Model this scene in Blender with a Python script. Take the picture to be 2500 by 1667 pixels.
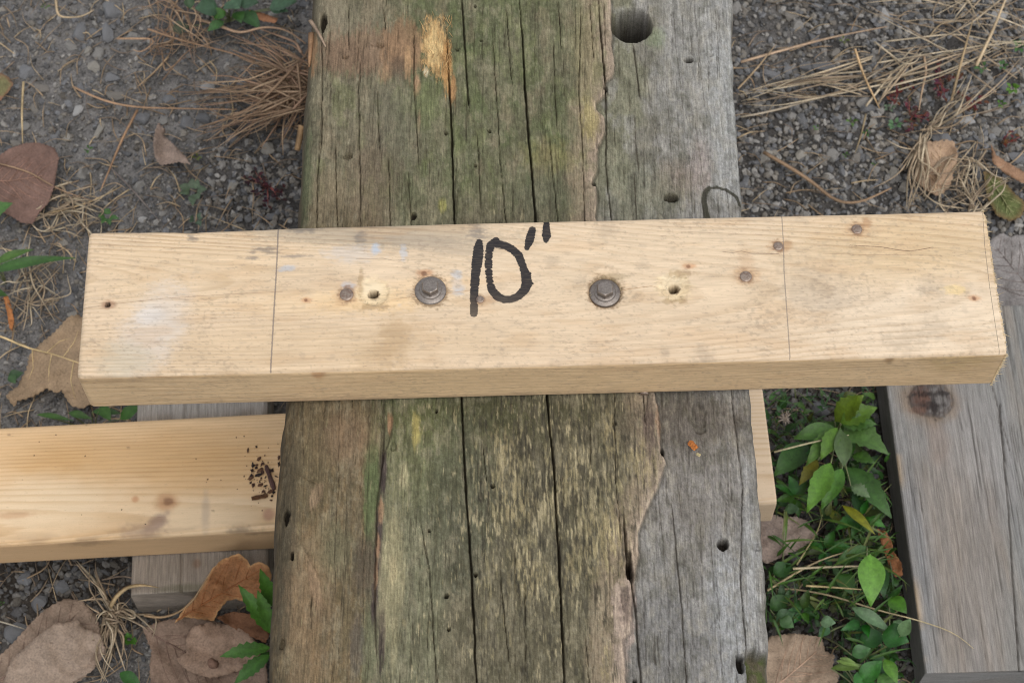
import bpy, bmesh, math, random
import numpy as np
from mathutils import Vector, geometry

sc = bpy.context.scene
for o in list(bpy.data.objects):
    bpy.data.objects.remove(o)
RNG = np.random.default_rng(11)
random.seed(11)

# ------------------------------------------------------------------ camera, world, sun, exposure
CAM_H, PITCH, FPX, PW, PH = 1.2945, 63.0, 4662.0, 2500.0, 1667.0
cam = bpy.data.cameras.new('camera'); camo = bpy.data.objects.new('camera', cam)
sc.collection.objects.link(camo); sc.camera = camo
camo.location = (0, 0, CAM_H); camo.rotation_euler = (math.radians(90 - PITCH), 0, 0)
cam.sensor_width = 36; cam.lens = FPX / PW * 36
cam.clip_start = 0.01; cam.clip_end = 500
cam.dof.use_dof = True; cam.dof.focus_distance = 1.03; cam.dof.aperture_fstop = 24

SUN_EL, SUN_AZ = 68.0, 140.0          # overcast: very soft light from high up, near right
world = bpy.data.worlds.new('World'); sc.world = world; world.use_nodes = True
wn = world.node_tree; wn.nodes.clear()
sky = wn.nodes.new('ShaderNodeTexSky'); sky.sky_type = 'NISHITA'; sky.sun_disc = False
sky.sun_elevation = math.radians(SUN_EL); sky.sun_rotation = math.radians(SUN_AZ)
sky.air_density = 1.0; sky.dust_density = 2.0; sky.ozone_density = 1.0
hsv = wn.nodes.new('ShaderNodeHueSaturation'); hsv.inputs['Saturation'].default_value = 0.22
bg = wn.nodes.new('ShaderNodeBackground'); bg.inputs['Strength'].default_value = 0.15
wo = wn.nodes.new('ShaderNodeOutputWorld')
wn.links.new(sky.outputs[0], hsv.inputs['Color']); wn.links.new(hsv.outputs[0], bg.inputs[0]); wn.links.new(bg.outputs[0], wo.inputs[0])
sun = bpy.data.lights.new('sun', 'SUN'); suno = bpy.data.objects.new('sun', sun); sc.collection.objects.link(suno)
sun.energy = 0.7; sun.angle = math.radians(60); sun.color = (1.0, 0.965, 0.92)
_e, _a = math.radians(SUN_EL), math.radians(SUN_AZ)
suno.rotation_euler = Vector((-math.sin(_a) * math.cos(_e), -math.cos(_a) * math.cos(_e), -math.sin(_e))).to_track_quat('-Z', 'Y').to_euler()
suno.location = (0, 1, 3)
sc.view_settings.view_transform = 'Standard'; sc.view_settings.look = 'None'
sc.view_settings.exposure = 0.58; sc.view_settings.gamma = 1.0
sc.cycles.use_denoising = True; sc.cycles.denoising_prefilter = 'NONE'
sc.cycles.filter_width = 1.05

# ------------------------------------------------------------------ geometry of the place
Z_BOARD, Z_BEAM, Z_LOW, Z_BLOCK = 0.391, 0.353, 0.076, 0.038
_pa = math.radians(PITCH)
FW = np.array([0, math.cos(_pa), -math.sin(_pa)]); UP = np.array([0, math.sin(_pa), math.cos(_pa)])
def at(px, py, z):
    """point of the place at height z that the photograph shows at (px, py)"""
    px, py, z = np.broadcast_arrays(np.asarray(px, float), np.asarray(py, float), np.asarray(z, float))
    d = FW * FPX + np.stack([px - PW / 2, np.zeros_like(px), np.zeros_like(px)], -1) + UP * (PH / 2 - py)[..., None]
    t = (z - CAM_H) / d[..., 2]
    return np.array([0, 0, CAM_H]) + d * t[..., None]
def lin(c):
    c = np.asarray(c, float) / 255.0; g_ = c.mean(-1, keepdims=True); c = g_ + 0.9 * (c - g_)
    return np.where(c <= 0.04045, c / 12.92, ((c + 0.055) / 1.055) ** 2.4)
def sstep(a, b, x):
    t = np.clip((x - a) / (b - a), 0, 1); return t * t * (3 - 2 * t)

_LAT = RNG.random((256, 256))
def vnoise(x, y, seed=0):
    x = np.asarray(x, float) + seed * 17.31; y = np.asarray(y, float) + seed * 9.73
    xi = np.floor(x).astype(int); yi = np.floor(y).astype(int); fx = x - xi; fy = y - yi
    fx = fx * fx * (3 - 2 * fx); fy = fy * fy * (3 - 2 * fy)
    a = _LAT[xi & 255, yi & 255]; b = _LAT[(xi + 1) & 255, yi & 255]; c = _LAT[xi & 255, (yi + 1) & 255]; d = _LAT[(xi + 1) & 255, (yi + 1) & 255]
    return (a * (1 - fx) + b * fx) * (1 - fy) + (c * (1 - fx) + d * fx) * fy
def fbm(x, y, oct=4, seed=0):
    s = 0; amp = 0.5; tot = 0
    for k in range(oct):
        s = s + amp * vnoise(x * 2 ** k, y * 2 ** k, seed + k * 3); tot += amp; amp *= 0.5
    return s / tot * 2 - 1          # -1..1

# ------------------------------------------------------------------ scene helpers
COL = sc.collection
def new_mesh(name, V, F, mats, attrs=None, smooth=True):
    V = np.asarray(V, float); me = bpy.data.meshes.new(name)
    if isinstance(F, np.ndarray):
        k = F.shape[1]; n = len(F)
        me.vertices.add(len(V)); me.vertices.foreach_set('co', V.astype(np.float32).ravel())
        me.loops.add(n * k); me.loops.foreach_set('vertex_index', F.astype(np.int32).ravel())
        me.polygons.add(n); me.polygons.foreach_set('loop_start', np.arange(0, n * k, k, dtype=np.int32))
        me.update(calc_edges=True)
    else:
        me.from_pydata([tuple(v) for v in V], [], [tuple(int(i) for i in f) for f in F]); me.update()
    me.polygons.foreach_set('use_smooth', np.full(len(me.polygons), smooth))
    set_attrs(me, attrs)
    if mats is not None: me.materials.append(mats)
    return me
def set_attrs(me, attrs):
    for k, a in (attrs or {}).items():
        a = np.asarray(a, np.float32)
        if a.ndim == 1:
            me.attributes.new(k, 'FLOAT', 'POINT').data.foreach_set('value', a)
        elif k == 'lc':
            me.attributes.new(k, 'FLOAT_VECTOR', 'POINT').data.foreach_set('vector', a.ravel())
        else:
            c = np.ones((len(a), 4), np.float32); c[:, :3] = a
            me.attributes.new(k, 'FLOAT_COLOR', 'POINT').data.foreach_set('color', c.ravel())
def link(name, me, parent=None, loc=None):
    o = bpy.data.objects.new(name, me); COL.objects.link(o)
    if parent is not None: o.parent = parent
    if loc is not None: o.location = loc
    return o
def tag(o, label=None, cat=None, group=None, kind=None):
    if label: o['label'] = label
    if cat: o['category'] = cat
    if group: o['group'] = group
    if kind: o['kind'] = kind
    return o
def empty(name, loc, label=None, cat=None, group=None):
    o = bpy.data.objects.new(name, None); o.empty_display_size = 0.02; COL.objects.link(o); o.location = [float(v) for v in loc]
    return tag(o, label, cat, group)
def part(name, V, F, m, root, attrs=None, smooth=True, parent=None):
    """mesh given in place coordinates, hung under root (or under one of root's parts)"""
    me = new_mesh(name, np.asarray(V) - np.array(root.location), F, m, attrs, smooth)
    return link(name, me, parent or root)
def single(name, V, F, m, label, cat, attrs=None, smooth=True, group=None):
    V = np.asarray(V); org = np.array([V[:, 0].mean(), V[:, 1].mean(), V[:, 2].min()])
    return tag(link(name, new_mesh(name, V - org, F, m, attrs, smooth), None, org), label, cat, group)
def grid_faces(n, m, closed=False):
    i = np.arange(n - 1)[:, None]; mm = m if closed else m - 1; j = np.arange(mm)[None]; j2 = (j + 1) % m
    return np.stack([i * m + j, i * m + j2, (i + 1) * m + j2, (i + 1) * m + j], -1).reshape(-1, 4)

# ------------------------------------------------------------------ material helpers
class NT:
    def __init__(s, name):
        s.m = bpy.data.materials.new(name); s.m.use_nodes = True; s.t = s.m.node_tree; s.t.nodes.clear()
        s.out = s.t.nodes.new('ShaderNodeOutputMaterial'); s.b = s.t.nodes.new('ShaderNodeBsdfPrincipled')
        s.t.links.new(s.b.outputs[0], s.out.inputs[0])
    def put(s, sock, v):
        if hasattr(v, 'links'): s.t.links.new(v, sock)
        elif v is not None:
            if sock.type == 'RGBA' and len(v) == 3: v = (*[float(q) for q in v], 1)
            sock.default_value = v
    def attr(s, name, out='Fac'):
        n = s.t.nodes.new('ShaderNodeAttribute'); n.attribute_name = name; return n.outputs[out]
    def noise(s, vec, scale=1.0, detail=4, rough=0.55, map_scale=None, out='Fac'):
        if map_scale is not None:
            mp = s.t.nodes.new('ShaderNodeMapping'); s.put(mp.inputs['Vector'], vec); mp.inputs['Scale'].default_value = map_scale; vec = mp.outputs[0]
        n = s.t.nodes.new('ShaderNodeTexNoise'); s.put(n.inputs['Vector'], vec)
        n.inputs['Scale'].default_value = scale; n.inputs['Detail'].default_value = detail; n.inputs['Roughness'].default_value = rough
        return n.outputs[out]
    def math(s, op, a, b=None, c=None, clamp=False):
        n = s.t.nodes.new('ShaderNodeMath'); n.operation = op; n.use_clamp = clamp
        s.put(n.inputs[0], a); s.put(n.inputs[1], b); s.put(n.inputs[2], c); return n.outputs[0]
    def mapr(s, v, a, b, c=0.0, d=1.0, smooth=False):
        n = s.t.nodes.new('ShaderNodeMapRange'); n.interpolation_type = 'SMOOTHSTEP' if smooth else 'LINEAR'
        s.put(n.inputs[0], v)
        for i, q in enumerate((a, b, c, d)): s.put(n.inputs[i + 1], q)
        return n.outputs[0]
    def mix(s, f, a, b, blend='MIX'):
        n = s.t.nodes.new('ShaderNodeMix'); n.data_type = 'RGBA'; n.blend_type = blend
        s.put(n.inputs[0], f); s.put(n.inputs[6], a); s.put(n.inputs[7], b); return n.outputs[2]
    def ramp(s, f, stops):
        n = s.t.nodes.new('ShaderNodeValToRGB'); e = n.color_ramp.elements
        while len(e) < len(stops): e.new(0.5)
        for q, (p, c) in zip(e, stops): q.position = p; q.color = (*[float(v) for v in c], 1)
        s.put(n.inputs[0], f); return n.outputs[0]
    def scalevec(s, v, k):
        n = s.t.nodes.new('ShaderNodeMapping'); s.put(n.inputs['Vector'], v); n.inputs['Scale'].default_value = k; return n.outputs[0]
    def bump(s, h, strength=1.0, dist=0.001, normal=None):
        n = s.t.nodes.new('ShaderNodeBump'); n.inputs['Strength'].default_value = strength; n.inputs['Distance'].default_value = dist
        s.put(n.inputs['Height'], h); s.put(n.inputs['Normal'], normal); return n.outputs[0]
    def fin(s, col, rough=0.7, normal=None, metal=0.0, spec=0.35, transl=0.0):
        s.put(s.b.inputs['Base Color'], col); s.put(s.b.inputs['Roughness'], rough); s.put(s.b.inputs['Metallic'], metal)
        s.b.inputs['Specular IOR Level'].default_value = spec; s.put(s.b.inputs['Normal'], normal)
        if transl:
            t = s.t.nodes.new('ShaderNodeBsdfTranslucent'); s.put(t.inputs[0], col); x = s.t.nodes.new('ShaderNodeMixShader'); x.inputs[0].default_value = transl
            s.t.links.new(s.b.outputs[0], x.inputs[1]); s.t.links.new(t.outputs[0], x.inputs[2]); s.t.links.new(x.outputs[0], s.out.inputs[0])
        return s.m

def planed_wood(name, lines=(), ink=False, ring_dark=0.72, fibre=0.12):
    """sawn softwood: growth rings from the 'ring' attribute, tint = colour and stains of this piece"""
    n = NT(name); lc = n.attr('lc', 'Vector'); tint = n.attr('tint', 'Color'); ring = n.attr('ring')
    wob = n.noise(lc, 1.0, 3, map_scale=(30, 500, 500))
    r = n.math('ADD', ring, n.math('MULTIPLY', wob, 0.35))
    fr = n.math('FRACT', r)
    prof = n.ramp(fr, [(0, (0, 0, 0)), (0.45, (.07,) * 3), (0.82, (1,) * 3), (0.93, (.9,) * 3), (1.0, (0, 0, 0))])
    amp = n.mapr(n.noise(lc, 1.0, 2, map_scale=(14, 60, 60)), 0.3, 0.75, 0.3, 1.0)
    rd = n.attr('ringamp')
    f = n.math('MULTIPLY', n.math('MULTIPLY', prof, amp), rd)
    late = n.mix(1.0, tint, (ring_dark, ring_dark * 0.86, ring_dark * 0.68), 'MULTIPLY')
    col = n.mix(f, tint, late)
    fib = n.noise(lc, 1.0, 5, 0.65, map_scale=(55, 2600, 2600))
    k = n.mapr(fib, 0.25, 0.75, 1 - fibre, 1 + fibre * 0.7)
    kk = n.t.nodes.new('ShaderNodeCombineColor'); [n.put(kk.inputs[i], k) for i in range(3)]
    col = n.mix(1.0, col, kk.outputs[0], 'MULTIPLY')
    # short dark pores and grime specks
    sp = n.noise(lc, 1.0, 3, 0.7, map_scale=(260, 1500, 1500))
    col = n.mix(n.math('MULTIPLY', n.mapr(sp, 0.62, 0.72), 0.5), col, lin((128, 102, 76)))
    for (a, hw, c, al, nz) in lines:
        v = n.math('ABSOLUTE', n.attr(a))
        rgh = n.noise(lc, 1.0, 3, 0.7, map_scale=(900, 900, 900))
        v = n.math('ADD', v, n.math('MULTIPLY', n.math('SUBTRACT', rgh, 0.45), nz))
        m = n.mapr(v, hw * 0.5, hw, 1.0, 0.0, True)
        col = n.mix(n.math('MULTIPLY', m, al), col, lin(c))
    rough = 0.62
    if ink:
        sd = n.attr('ink')
        e = n.noise(lc, 1.0, 4, 0.75, map_scale=(160, 1900, 1900))
        sd = n.math('ADD', sd, n.math('MULTIPLY', n.math('SUBTRACT', e, 0.5), 2.2))
        m = n.mapr(sd, -0.15, 0.15, 0.0, 1.0, True)
        den = n.math('MULTIPLY', n.attr('inkden'), n.mapr(n.noise(lc, 1.0, 4, 0.7, map_scale=(120, 2400, 2400)), 0.25, 0.55, 0.86, 1.0))
        col = n.mix(n.math('MULTIPLY', m, den), col, lin((22, 20, 26)))
    h = n.math('ADD', n.math('MULTIPLY', fib, 0.6), n.math('MULTIPLY', f, 0.5))
    return n.fin(col, rough, n.bump(h, 0.4, 0.0007), spec=0.3)

def weathered_wood(name, sx, sy, contrast=0.3, bump=0.5, speck=0.5):
    n = NT(name); lc = n.attr('lc', 'Vector'); tint = n.attr('tint', 'Color')
    a = n.noise(lc, 1.0, 6, 0.68, map_scale=(sx, sy, sx if sx > sy else sy))
    b = n.noise(lc, 1.0, 5, 0.7, map_scale=(sx * 0.28, sy * 0.5, 100))
    c = n.noise(lc, 1100, 3, 0.7)
    k = n.math('ADD', n.mapr(a, 0.25, 0.75, 1 - contrast, 1 + contrast), n.mapr(b, 0.3, 0.7, -contrast * 0.45, contrast * 0.45))
    k = n.math('ADD', k, n.math('MULTIPLY', n.math('SUBTRACT', c, 0.5), speck))
    kk = n.t.nodes.new('ShaderNodeCombineColor'); [n.put(kk.inputs[i], k) for i in range(3)]
    col = n.mix(1.0, tint, kk.outputs[0], 'MULTIPLY')
    h = n.math('ADD', n.math('MULTIPLY', a, 1.0), n.math('MULTIPLY', c, 0.25))
    return n.fin(col, 0.85, n.bump(h, bump, 0.0012), spec=0.2)

def speckled(name, scale=900, contrast=0.35, rough=0.85, bump=0.3, transl=0.0, spec=0.25, spots=None):
    n = NT(name); col = n.attr('col', 'Color'); tc = n.t.nodes.new('ShaderNodeTexCoord').outputs['Object']
    a = n.noise(tc, scale, 5, 0.65); b = n.noise(tc, scale * 0.12, 3, 0.6)
    k = n.math('ADD', n.mapr(a, 0.25, 0.75, 1 - contrast, 1 + contrast), n.mapr(b, 0.3, 0.7, -contrast * 0.5, contrast * 0.5))
    kk = n.t.nodes.new('ShaderNodeCombineColor'); [n.put(kk.inputs[i], k) for i in range(3)]
    c = n.mix(1.0, col, kk.outputs[0], 'MULTIPLY')
    if spots:
        sp = n.noise(tc, spots[0], 4, 0.7); c = n.mix(n.math('MULTIPLY', n.mapr(sp, spots[1], spots[1] + 0.06), spots[3]), c, lin(spots[2]))
    return n.fin(c, rough, n.bump(a, bump, 0.0008), transl=transl, spec=spec)

M_STONE = speckled('gravel stone', 700, 0.28, 0.9, 0.4)
M_SOIL = speckled('gritty soil', 620, 0.75, 0.95, 1.0)
M_STRAW = speckled('dry grass', 600, 0.3, 0.75, 0.25, 0.12)
M_DRY = speckled('dead leaf', 700, 0.34, 0.7, 0.6, 0.08, spots=(420, 0.62, (76, 56, 46), 0.6))
M_GREEN = speckled('green leaf', 320, 0.34, 0.5, 0.5, 0.12, 0.4, spots=(260, 0.68, (70, 66, 40), 0.5))
M_RED = speckled('red leaf', 500, 0.25, 0.6, 0.2, 0.15)
M_BARK = speckled('bark crumb', 900, 0.45, 0.9, 0.6)
M_VEIN = speckled('leaf vein', 500, 0.15, 0.7, 0.1)
def metal_mat(name, base, rust, amt):
    n = NT(name); tc = n.t.nodes.new('ShaderNodeTexCoord').outputs['Object']
    a = n.noise(tc, 700, 5, 0.65); b = n.noise(tc, 2200, 3, 0.7)
    col = n.mix(n.math('MULTIPLY', n.mapr(a, 0.42, 0.62), amt), lin(base), lin(rust))
    return n.fin(col, n.mapr(b, 0.3, 0.7, 0.34, 0.5), n.bump(b, 0.12, 0.0002), metal=0.75, spec=0.5)
M_STEEL = metal_mat('grey zinc steel', (138, 129, 121), (106, 96, 88), 0.6)
M_NAIL = metal_mat('dull nail steel', (152, 136, 122), (126, 100, 84), 0.8)

# ------------------------------------------------------------------ surfaces that carry stains
class Surf:
    """painted colour of one piece, in the piece's own coordinates (x, y in metres)"""
    def __init__(s, X, Y, base, tolocal, mpp):
        s.X, s.Y, s.loc, s.k = X, Y, tolocal, mpp      # mpp: metres per photo pixel (x, y)
        s.T = np.ones((len(X), 3)) * lin(base); s.hf = None
    def dist(s, px, py, rx, ry, ang=0, rough=0.3, ns=1.0, seed=0, st=(1, 1), sel=None):
        X, Y = (s.X, s.Y) if sel is None else (s.X[sel], s.Y[sel])
        c = s.loc(px, py); dx = (X - c[0]) / s.k[0]; dy = -(Y - c[1]) / s.k[1]
        a = math.radians(ang); u = dx * math.cos(a) + dy * math.sin(a); v = -dx * math.sin(a) + dy * math.cos(a)
        d = np.sqrt((u / rx) ** 2 + (v / ry) ** 2)
        if rough: d = d + rough * fbm(dx / (18 * ns * st[0]), dy / (18 * ns * st[1]), 4, seed)
        if s.hf is not None: d = d + (s.hf if sel is None else s.hf[sel])
        return d
    def window(s, px, py, r):
        c = s.loc(px, py); return np.where((np.abs(s.X - c[0]) < r * s.k[0]) & (np.abs(s.Y - c[1]) < r * s.k[1]))[0]
    def paint(s, px, py, rx, ry, col, a=1.0, soft=0.4, ang=0, rough=0.3, ns=1.0, seed=0, st=(1, 1)):
        k = 1 + soft + rough + (0 if s.hf is None else .5); c = s.loc(px, py); w = max(rx, ry) if ang else None
        sel = np.where((np.abs(s.X - c[0]) < (w or rx) * k * s.k[0]) & (np.abs(s.Y - c[1]) < (w or ry) * k * s.k[1]))[0]
        m = (1 - sstep(1 - soft, 1 + soft, s.dist(px, py, rx, ry, ang, rough, ns, seed, st, sel))) * a
        s.T[sel] = s.T[sel] * (1 - m[:, None]) + lin(col) * m[:, None]
        out = np.zeros(len(s.X)); out[sel] = m
        return out
    def mask(s, m, col):
        s.T = s.T * (1 - m[:, None]) + lin(col) * m[:, None]

def rounded_ring(w, t, r, ntop, nside, nr=7, nback=12, nbot=10):
    """cross-section: y across (-w/2 front .. w/2 back), z 0 at top .. -t; starts at top back, goes to front, down, under, up"""
    P = []; N = []
    def line(a, b, n, nn):
        for k in range(n): q = (k + 0.5) / n; P.append((a[0] + (b[0] - a[0]) * q, a[1] + (b[1] - a[1]) * q)); N.append(nn)
    def arc(cx, cz, a0, a1):
        for k in range(nr): q = math.radians(a0 + (a1 - a0) * (k + 0.5) / nr); P.append((cx + r * math.cos(q), cz + r * math.sin(q))); N.append((math.cos(q), math.sin(q)))
    h = w / 2
    line((h - r, 0), (-h + r, 0), ntop, (0, 1)); arc(-h + r, -r, 90, 180)
    line((-h, -r), (-h, -t + r), nside, (-1, 0)); arc(-h + r, -t + r, 180, 270)
    line((-h + r, -t), (h - r, -t), nbot, (0, -1)); arc(h - r, -t + r, 270, 360)
    line((h, -t + r), (h, -r), nback, (1, 0)); arc(h - r, -r, 0, 90)
    return np.array(P), np.array(N)

class Board:
    """a length of lumber laid flat: frame from the photographed corners of its top face"""
    def __init__(s, corners, z, w, t, r, step, ntop, nside, left=None, right=None, world=None):
        c = np.array([at(px, py, z) for px, py in corners]) if world is None else np.array(world)        # back-left, back-right, front-right, front-left
        u = (c[1] - c[0]) + (c[2] - c[3]); u /= np.linalg.norm(u); v = np.array([-u[1], u[0], 0])
        s.o = c.mean(0); s.u, s.v, s.z = u, v, z
        x0 = ((c[0] + c[3]) / 2 - s.o) @ u - (left or 0)
        x1 = ((c[1] + c[2]) / 2 - s.o) @ u + (right or 0)
        s.x0, s.x1, s.w, s.t = x0, x1, w, t
        s.P, s.N = rounded_ring(w, t, r, ntop, nside)
        s.xs = np.arange(x0, x1 + step * 0.5, step); s.n, s.m = len(s.xs), len(s.P)
        s.X = np.repeat(s.xs, s.m); s.Yr = np.tile(s.P[:, 0], s.n); s.Zr = np.tile(s.P[:, 1], s.n)
        s.Ny = np.tile(s.N[:, 0], s.n); s.Nz = np.tile(s.N[:, 1], s.n)
        s.ntop = ntop; s.top = (s.Nz > 0.5); s.front = (s.Ny < -0.5)
        s.Yf = np.where(s.front & ~s.top, -w / 2 + s.Zr, s.Yr)      # front face unrolled below the top face
        s.disp = np.zeros(s.n * s.m); s.dx = np.zeros(s.n * s.m)
    def local(s, px, py, z=None):
        p = at(px, py, s.z if z is None else z) - s.o; return np.array([p @ s.u, p @ s.v])
    def front_local(s, px, py):
        """a photographed point of the front face -> (x, unrolled y)"""
        lo, hi = -s.t, 0.0
        for _ in range(40):
            m = (lo + hi) / 2; q = s.local(px, py, s.z + m)
            if q[1] > -s.w / 2: hi = m
            else: lo = m
        return np.array([q[0], -s.w / 2 + m])
    def verts(s):
        Y = s.Yr + s.Ny * s.disp; Z = s.Zr + s.Nz * s.disp; X = s.X + s.dx
        return s.o + X[:, None] * s.u + Y[:, None] * s.v + np.stack([0 * Z, 0 * Z, Z], -1)
    def faces(s):
        q = grid_faces(s.n, s.m, True)
        return q
    def caps(s):
        return [list(range(s.m)), [(s.n - 1) * s.m + k for k in range(s.m)][::-1]]
    def build(s, name, mat, root, attrs):
        V = s.verts() - np.array(root.location)
        q = s.faces(); me = bpy.data.meshes.new(name)
        # end caps: fans around a centre vertex
        nv = len(V); c0 = V[:s.m].mean(0); c1 = V[-s.m:].mean(0); V2 = np.vstack([V, c0, c1])
        j = np.arange(s.m); j2 = (j + 1) % s.m; b = (s.n - 1) * s.m
        t0 = np.stack([j2, j, np.full(s.m, nv)], -1); t1 = np.stack([b + j, b + j2, np.full(s.m, nv + 1)], -1)
        me.vertices.add(len(V2)); me.vertices.foreach_set('co', V2.astype(np.float32).ravel())
        loops = np.concatenate([q.ravel(), t0.ravel(), t1.ravel()]).astype(np.int32)
        st = np.concatenate([np.arange(len(q)) * 4, len(q) * 4 + np.arange(2 * s.m) * 3]).astype(np.int32)
        me.loops.add(len(loops)); me.loops.foreach_set('vertex_index', loops)
        me.polygons.add(len(st)); me.polygons.foreach_set('loop_start', st); me.update(calc_edges=True)
        sm = np.ones(len(st), bool); sm[len(q):] = False; me.polygons.foreach_set('use_smooth', sm)
        A = {}
        for k, a in attrs.items():
            a = np.asarray(a); A[k] = np.concatenate([a, a[:1], a[-1:]])
        set_attrs(me, A); me.materials.append(mat)
        return link(name, me, root)
    def lc(s):
        return np.stack([s.X, s.Yr, s.Zr], -1)
    def rings(s, d, yc, spacing, wob=0.0, seed=0, zsign=-1):
        """growth rings: distance from a pith line that runs d(x) below the face at y = yc"""
        return np.sqrt((d + zsign * s.Zr) ** 2 + (s.Yr - yc) ** 2) / spacing + wob * fbm(s.X * 12, s.Yr * 40, 3, seed)

def prism_pts(poly, z0, z1):
    n = len(poly); V = [(x, y, z1) for x, y in poly] + [(x, y, z0) for x, y in poly]
    F = [list(range(n)), list(range(2 * n - 1, n - 1, -1))] + [[i, n + i, n + (i + 1) % n, (i + 1) % n] for i in range(n)]
    return np.array(V), F
def lathe(prof, n=32):
    """prof: (radius, z) list from the rim downwards/outwards; closed with a centre fan at both ends"""
    V = []; F = []
    for r, z in prof:
        for k in range(n): a = 2 * math.pi * k / n; V.append((r * math.cos(a), r * math.sin(a), z))
    for i in range(len(prof) - 1):
        for k in range(n): k2 = (k + 1) % n; F.append([i * n + k, (i + 1) * n + k, (i + 1) * n + k2, i * n + k2])
    V.append((0, 0, prof[0][1])); c = len(V) - 1
    for k in range(n): F.append([k, (k + 1) % n, c])
    return np.array(V), F

# ================================================================== GROUND (structure)
def axis_grid(c0, c1, step, far):
    a = list(np.arange(c0, c1, step)); s = step
    while a[-1] < far: s *= 1.35; a.append(a[-1] + s)
    s = step
    while a[0] > -far: s *= 1.35; a.insert(0, a[0] - s)
    return np.array(a)
def gravel_zone(x, y):
    """0 = bare soil, 1 = loose dark gravel"""
    g = sstep(0.02, 0.16, x + 0.05 * fbm(x * 9, y * 9, 3, 4)) * 0.9
    p = at(640, 470, 0); g = np.maximum(g, np.exp(-(((x - p[0]) / 0.075) ** 2 + ((y - p[1]) / 0.055) ** 2)))
    p = at(120, 1420, 0); g = np.maximum(g, 0.9 * np.exp(-(((x - p[0]) / 0.12) ** 2 + ((y - p[1]) / 0.05) ** 2)))
    p = at(1880, 90, 0); g = g * (1 - 0.8 * np.exp(-(((x - p[0]) / 0.05) ** 2 + ((y - p[1]) / 0.035) ** 2)))
    return np.clip(g, 0, 1)
def ground_z(x, y):
    near = np.exp(-((x / 3) ** 2 + ((y - 0.6) / 3) ** 2))
    return (0.006 * fbm(x * 6, y * 6, 3, 1) + 0.0025 * fbm(x * 45, y * 45, 3, 2) + 0.0014 * fbm(x * 160, y * 160, 3, 5)) * near - 0.004
gx = axis_grid(-0.55, 0.55, 0.0028, 60); gy = axis_grid(0.25, 1.1, 0.0028, 60)
GX, GY = [a.ravel() for a in np.meshgrid(gx, gy)]
GZ = ground_z(GX, GY)
zone = gravel_zone(GX, GY)
soil = lin((104, 101, 98)) * (1 - zone[:, None]) + lin((70, 67, 64)) * zone[:, None]
nv = fbm(GX * 20, GY * 20, 4, 8)[:, None]
soil = soil * (1 + 0.25 * nv)
_p = at(2060, 1300, 0); gap_shade_damp = np.exp(-(((GX - _p[0]) / .07) ** 2 + ((GY - _p[1]) / .14) ** 4)) ; _p = at(120, 1430, 0); gap_shade_damp = np.maximum(gap_shade_damp, .8 * np.exp(-(((GX - _p[0]) / .13) ** 2 + ((GY - _p[1]) / .05) ** 2)))[:, None]
soil = soil * (1 - gap_shade_damp) + lin((48, 40, 32)) * gap_shade_damp  # gap's shade painted into the soil; lower-left patch is dark and damp
pale = sstep(0.1, 0.5, fbm(GX * 9 + 5, GY * 9, 3, 12))[:, None] * (1 - zone[:, None]) * (1 - gap_shade_damp) * 0.4
soil = soil * (1 - pale) + lin((124, 119, 112)) * pale
ground = link('ground', new_mesh('ground', np.stack([GX, GY, GZ], -1), grid_faces(len(gy), len(gx)), M_SOIL, {'col': soil}))
tag(ground, 'grey gritty soil with loose dark gravel', kind='structure')

# ================================================================== BEAM
BL_PX = [(766, -20), (759, 89), (754, 171), (746, 250), (739, 357), (730, 543), (712, 770), (696, 987), (685, 1095), (674, 1230), (667, 1456), (654, 1663), (645, 1800)]
BR_PX = [(1793, -20), (1790, 71), (1796, 214), (1807, 357), (1814, 521), (1825, 740), (1835, 964), (1847, 1087), (1861, 1224), (1870, 1384), (1879, 1544), (1886, 1663), (1892, 1800)]
bl = np.array([at(x, y, Z_BEAM) for x, y in BL_PX]); br = np.array([at(x, y, Z_BEAM) for x, y in BR_PX])
ytop, ybot = at(1250, -25, Z_BEAM)[1], at(1250, 1690, Z_BEAM)[1]
YS = np.concatenate([np.linspace(ybot - 0.14, ybot, 12)[:-1], np.arange(ybot, ytop, 0.0008), np.linspace(ytop, ytop + 0.75, 40)[1:]])
def edge_x(e, y):
    yy, xx = e[::-1, 1], e[::-1, 0]
    o = np.interp(y, yy, xx)
    s0 = (e[0, 0] - e[-1, 0]) / (e[0, 1] - e[-1, 1])
    o = np.where(y > yy[-1], xx[-1] + s0 * (y - yy[-1]), o); o = np.where(y < yy[0], xx[0] + s0 * (y - yy[0]), o)
    return o
XL = edge_x(bl, YS) + 0.0012 * fbm(YS * 60, YS * 0, 3, 3); XR = edge_x(br, YS) + 0.0011 * fbm(YS * 90, YS * 0 + 4, 4, 6)
BH = Z_BEAM - Z_LOW
# cross-section as (fraction across, drop, flag): left flank, rounded shoulder, top, shoulder, right flank
NT_ = 500; fr = np.linspace(0, 1, NT_)
prof = [(-0.004, -BH), (0.0, -BH + 0.006)] + [(-0.0015 * math.sin(k / 13 * 3), -BH + 0.006 + (BH - 0.03) * k / 13) for k in range(1, 14)]
prof_r = [(p[0], p[1]) for p in prof]
ncols = len(prof) + NT_ + len(prof_r)
SX = np.zeros((len(YS), ncols)); SZ = np.zeros_like(SX); TOPM = np.zeros(ncols, bool)
nl = len(prof); TOPM[nl:nl + NT_] = True
bow = 0.006 * fbm(YS * 7, YS * 0, 2, 31)
for k, (dx, dz) in enumerate(prof):
    q = (dz + BH) / BH
    SX[:, k] = XL + dx - 0.010 * math.sin(q * math.pi) + bow * q * 0; SZ[:, k] = dz
for k, (dx, dz) in enumerate(prof_r[::-1]):
    q = (dz + BH) / BH
    SX[:, nl + NT_ + k] = XR - dx + 0.004 * math.sin(q * math.pi); SZ[:, nl + NT_ + k] = dz
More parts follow.
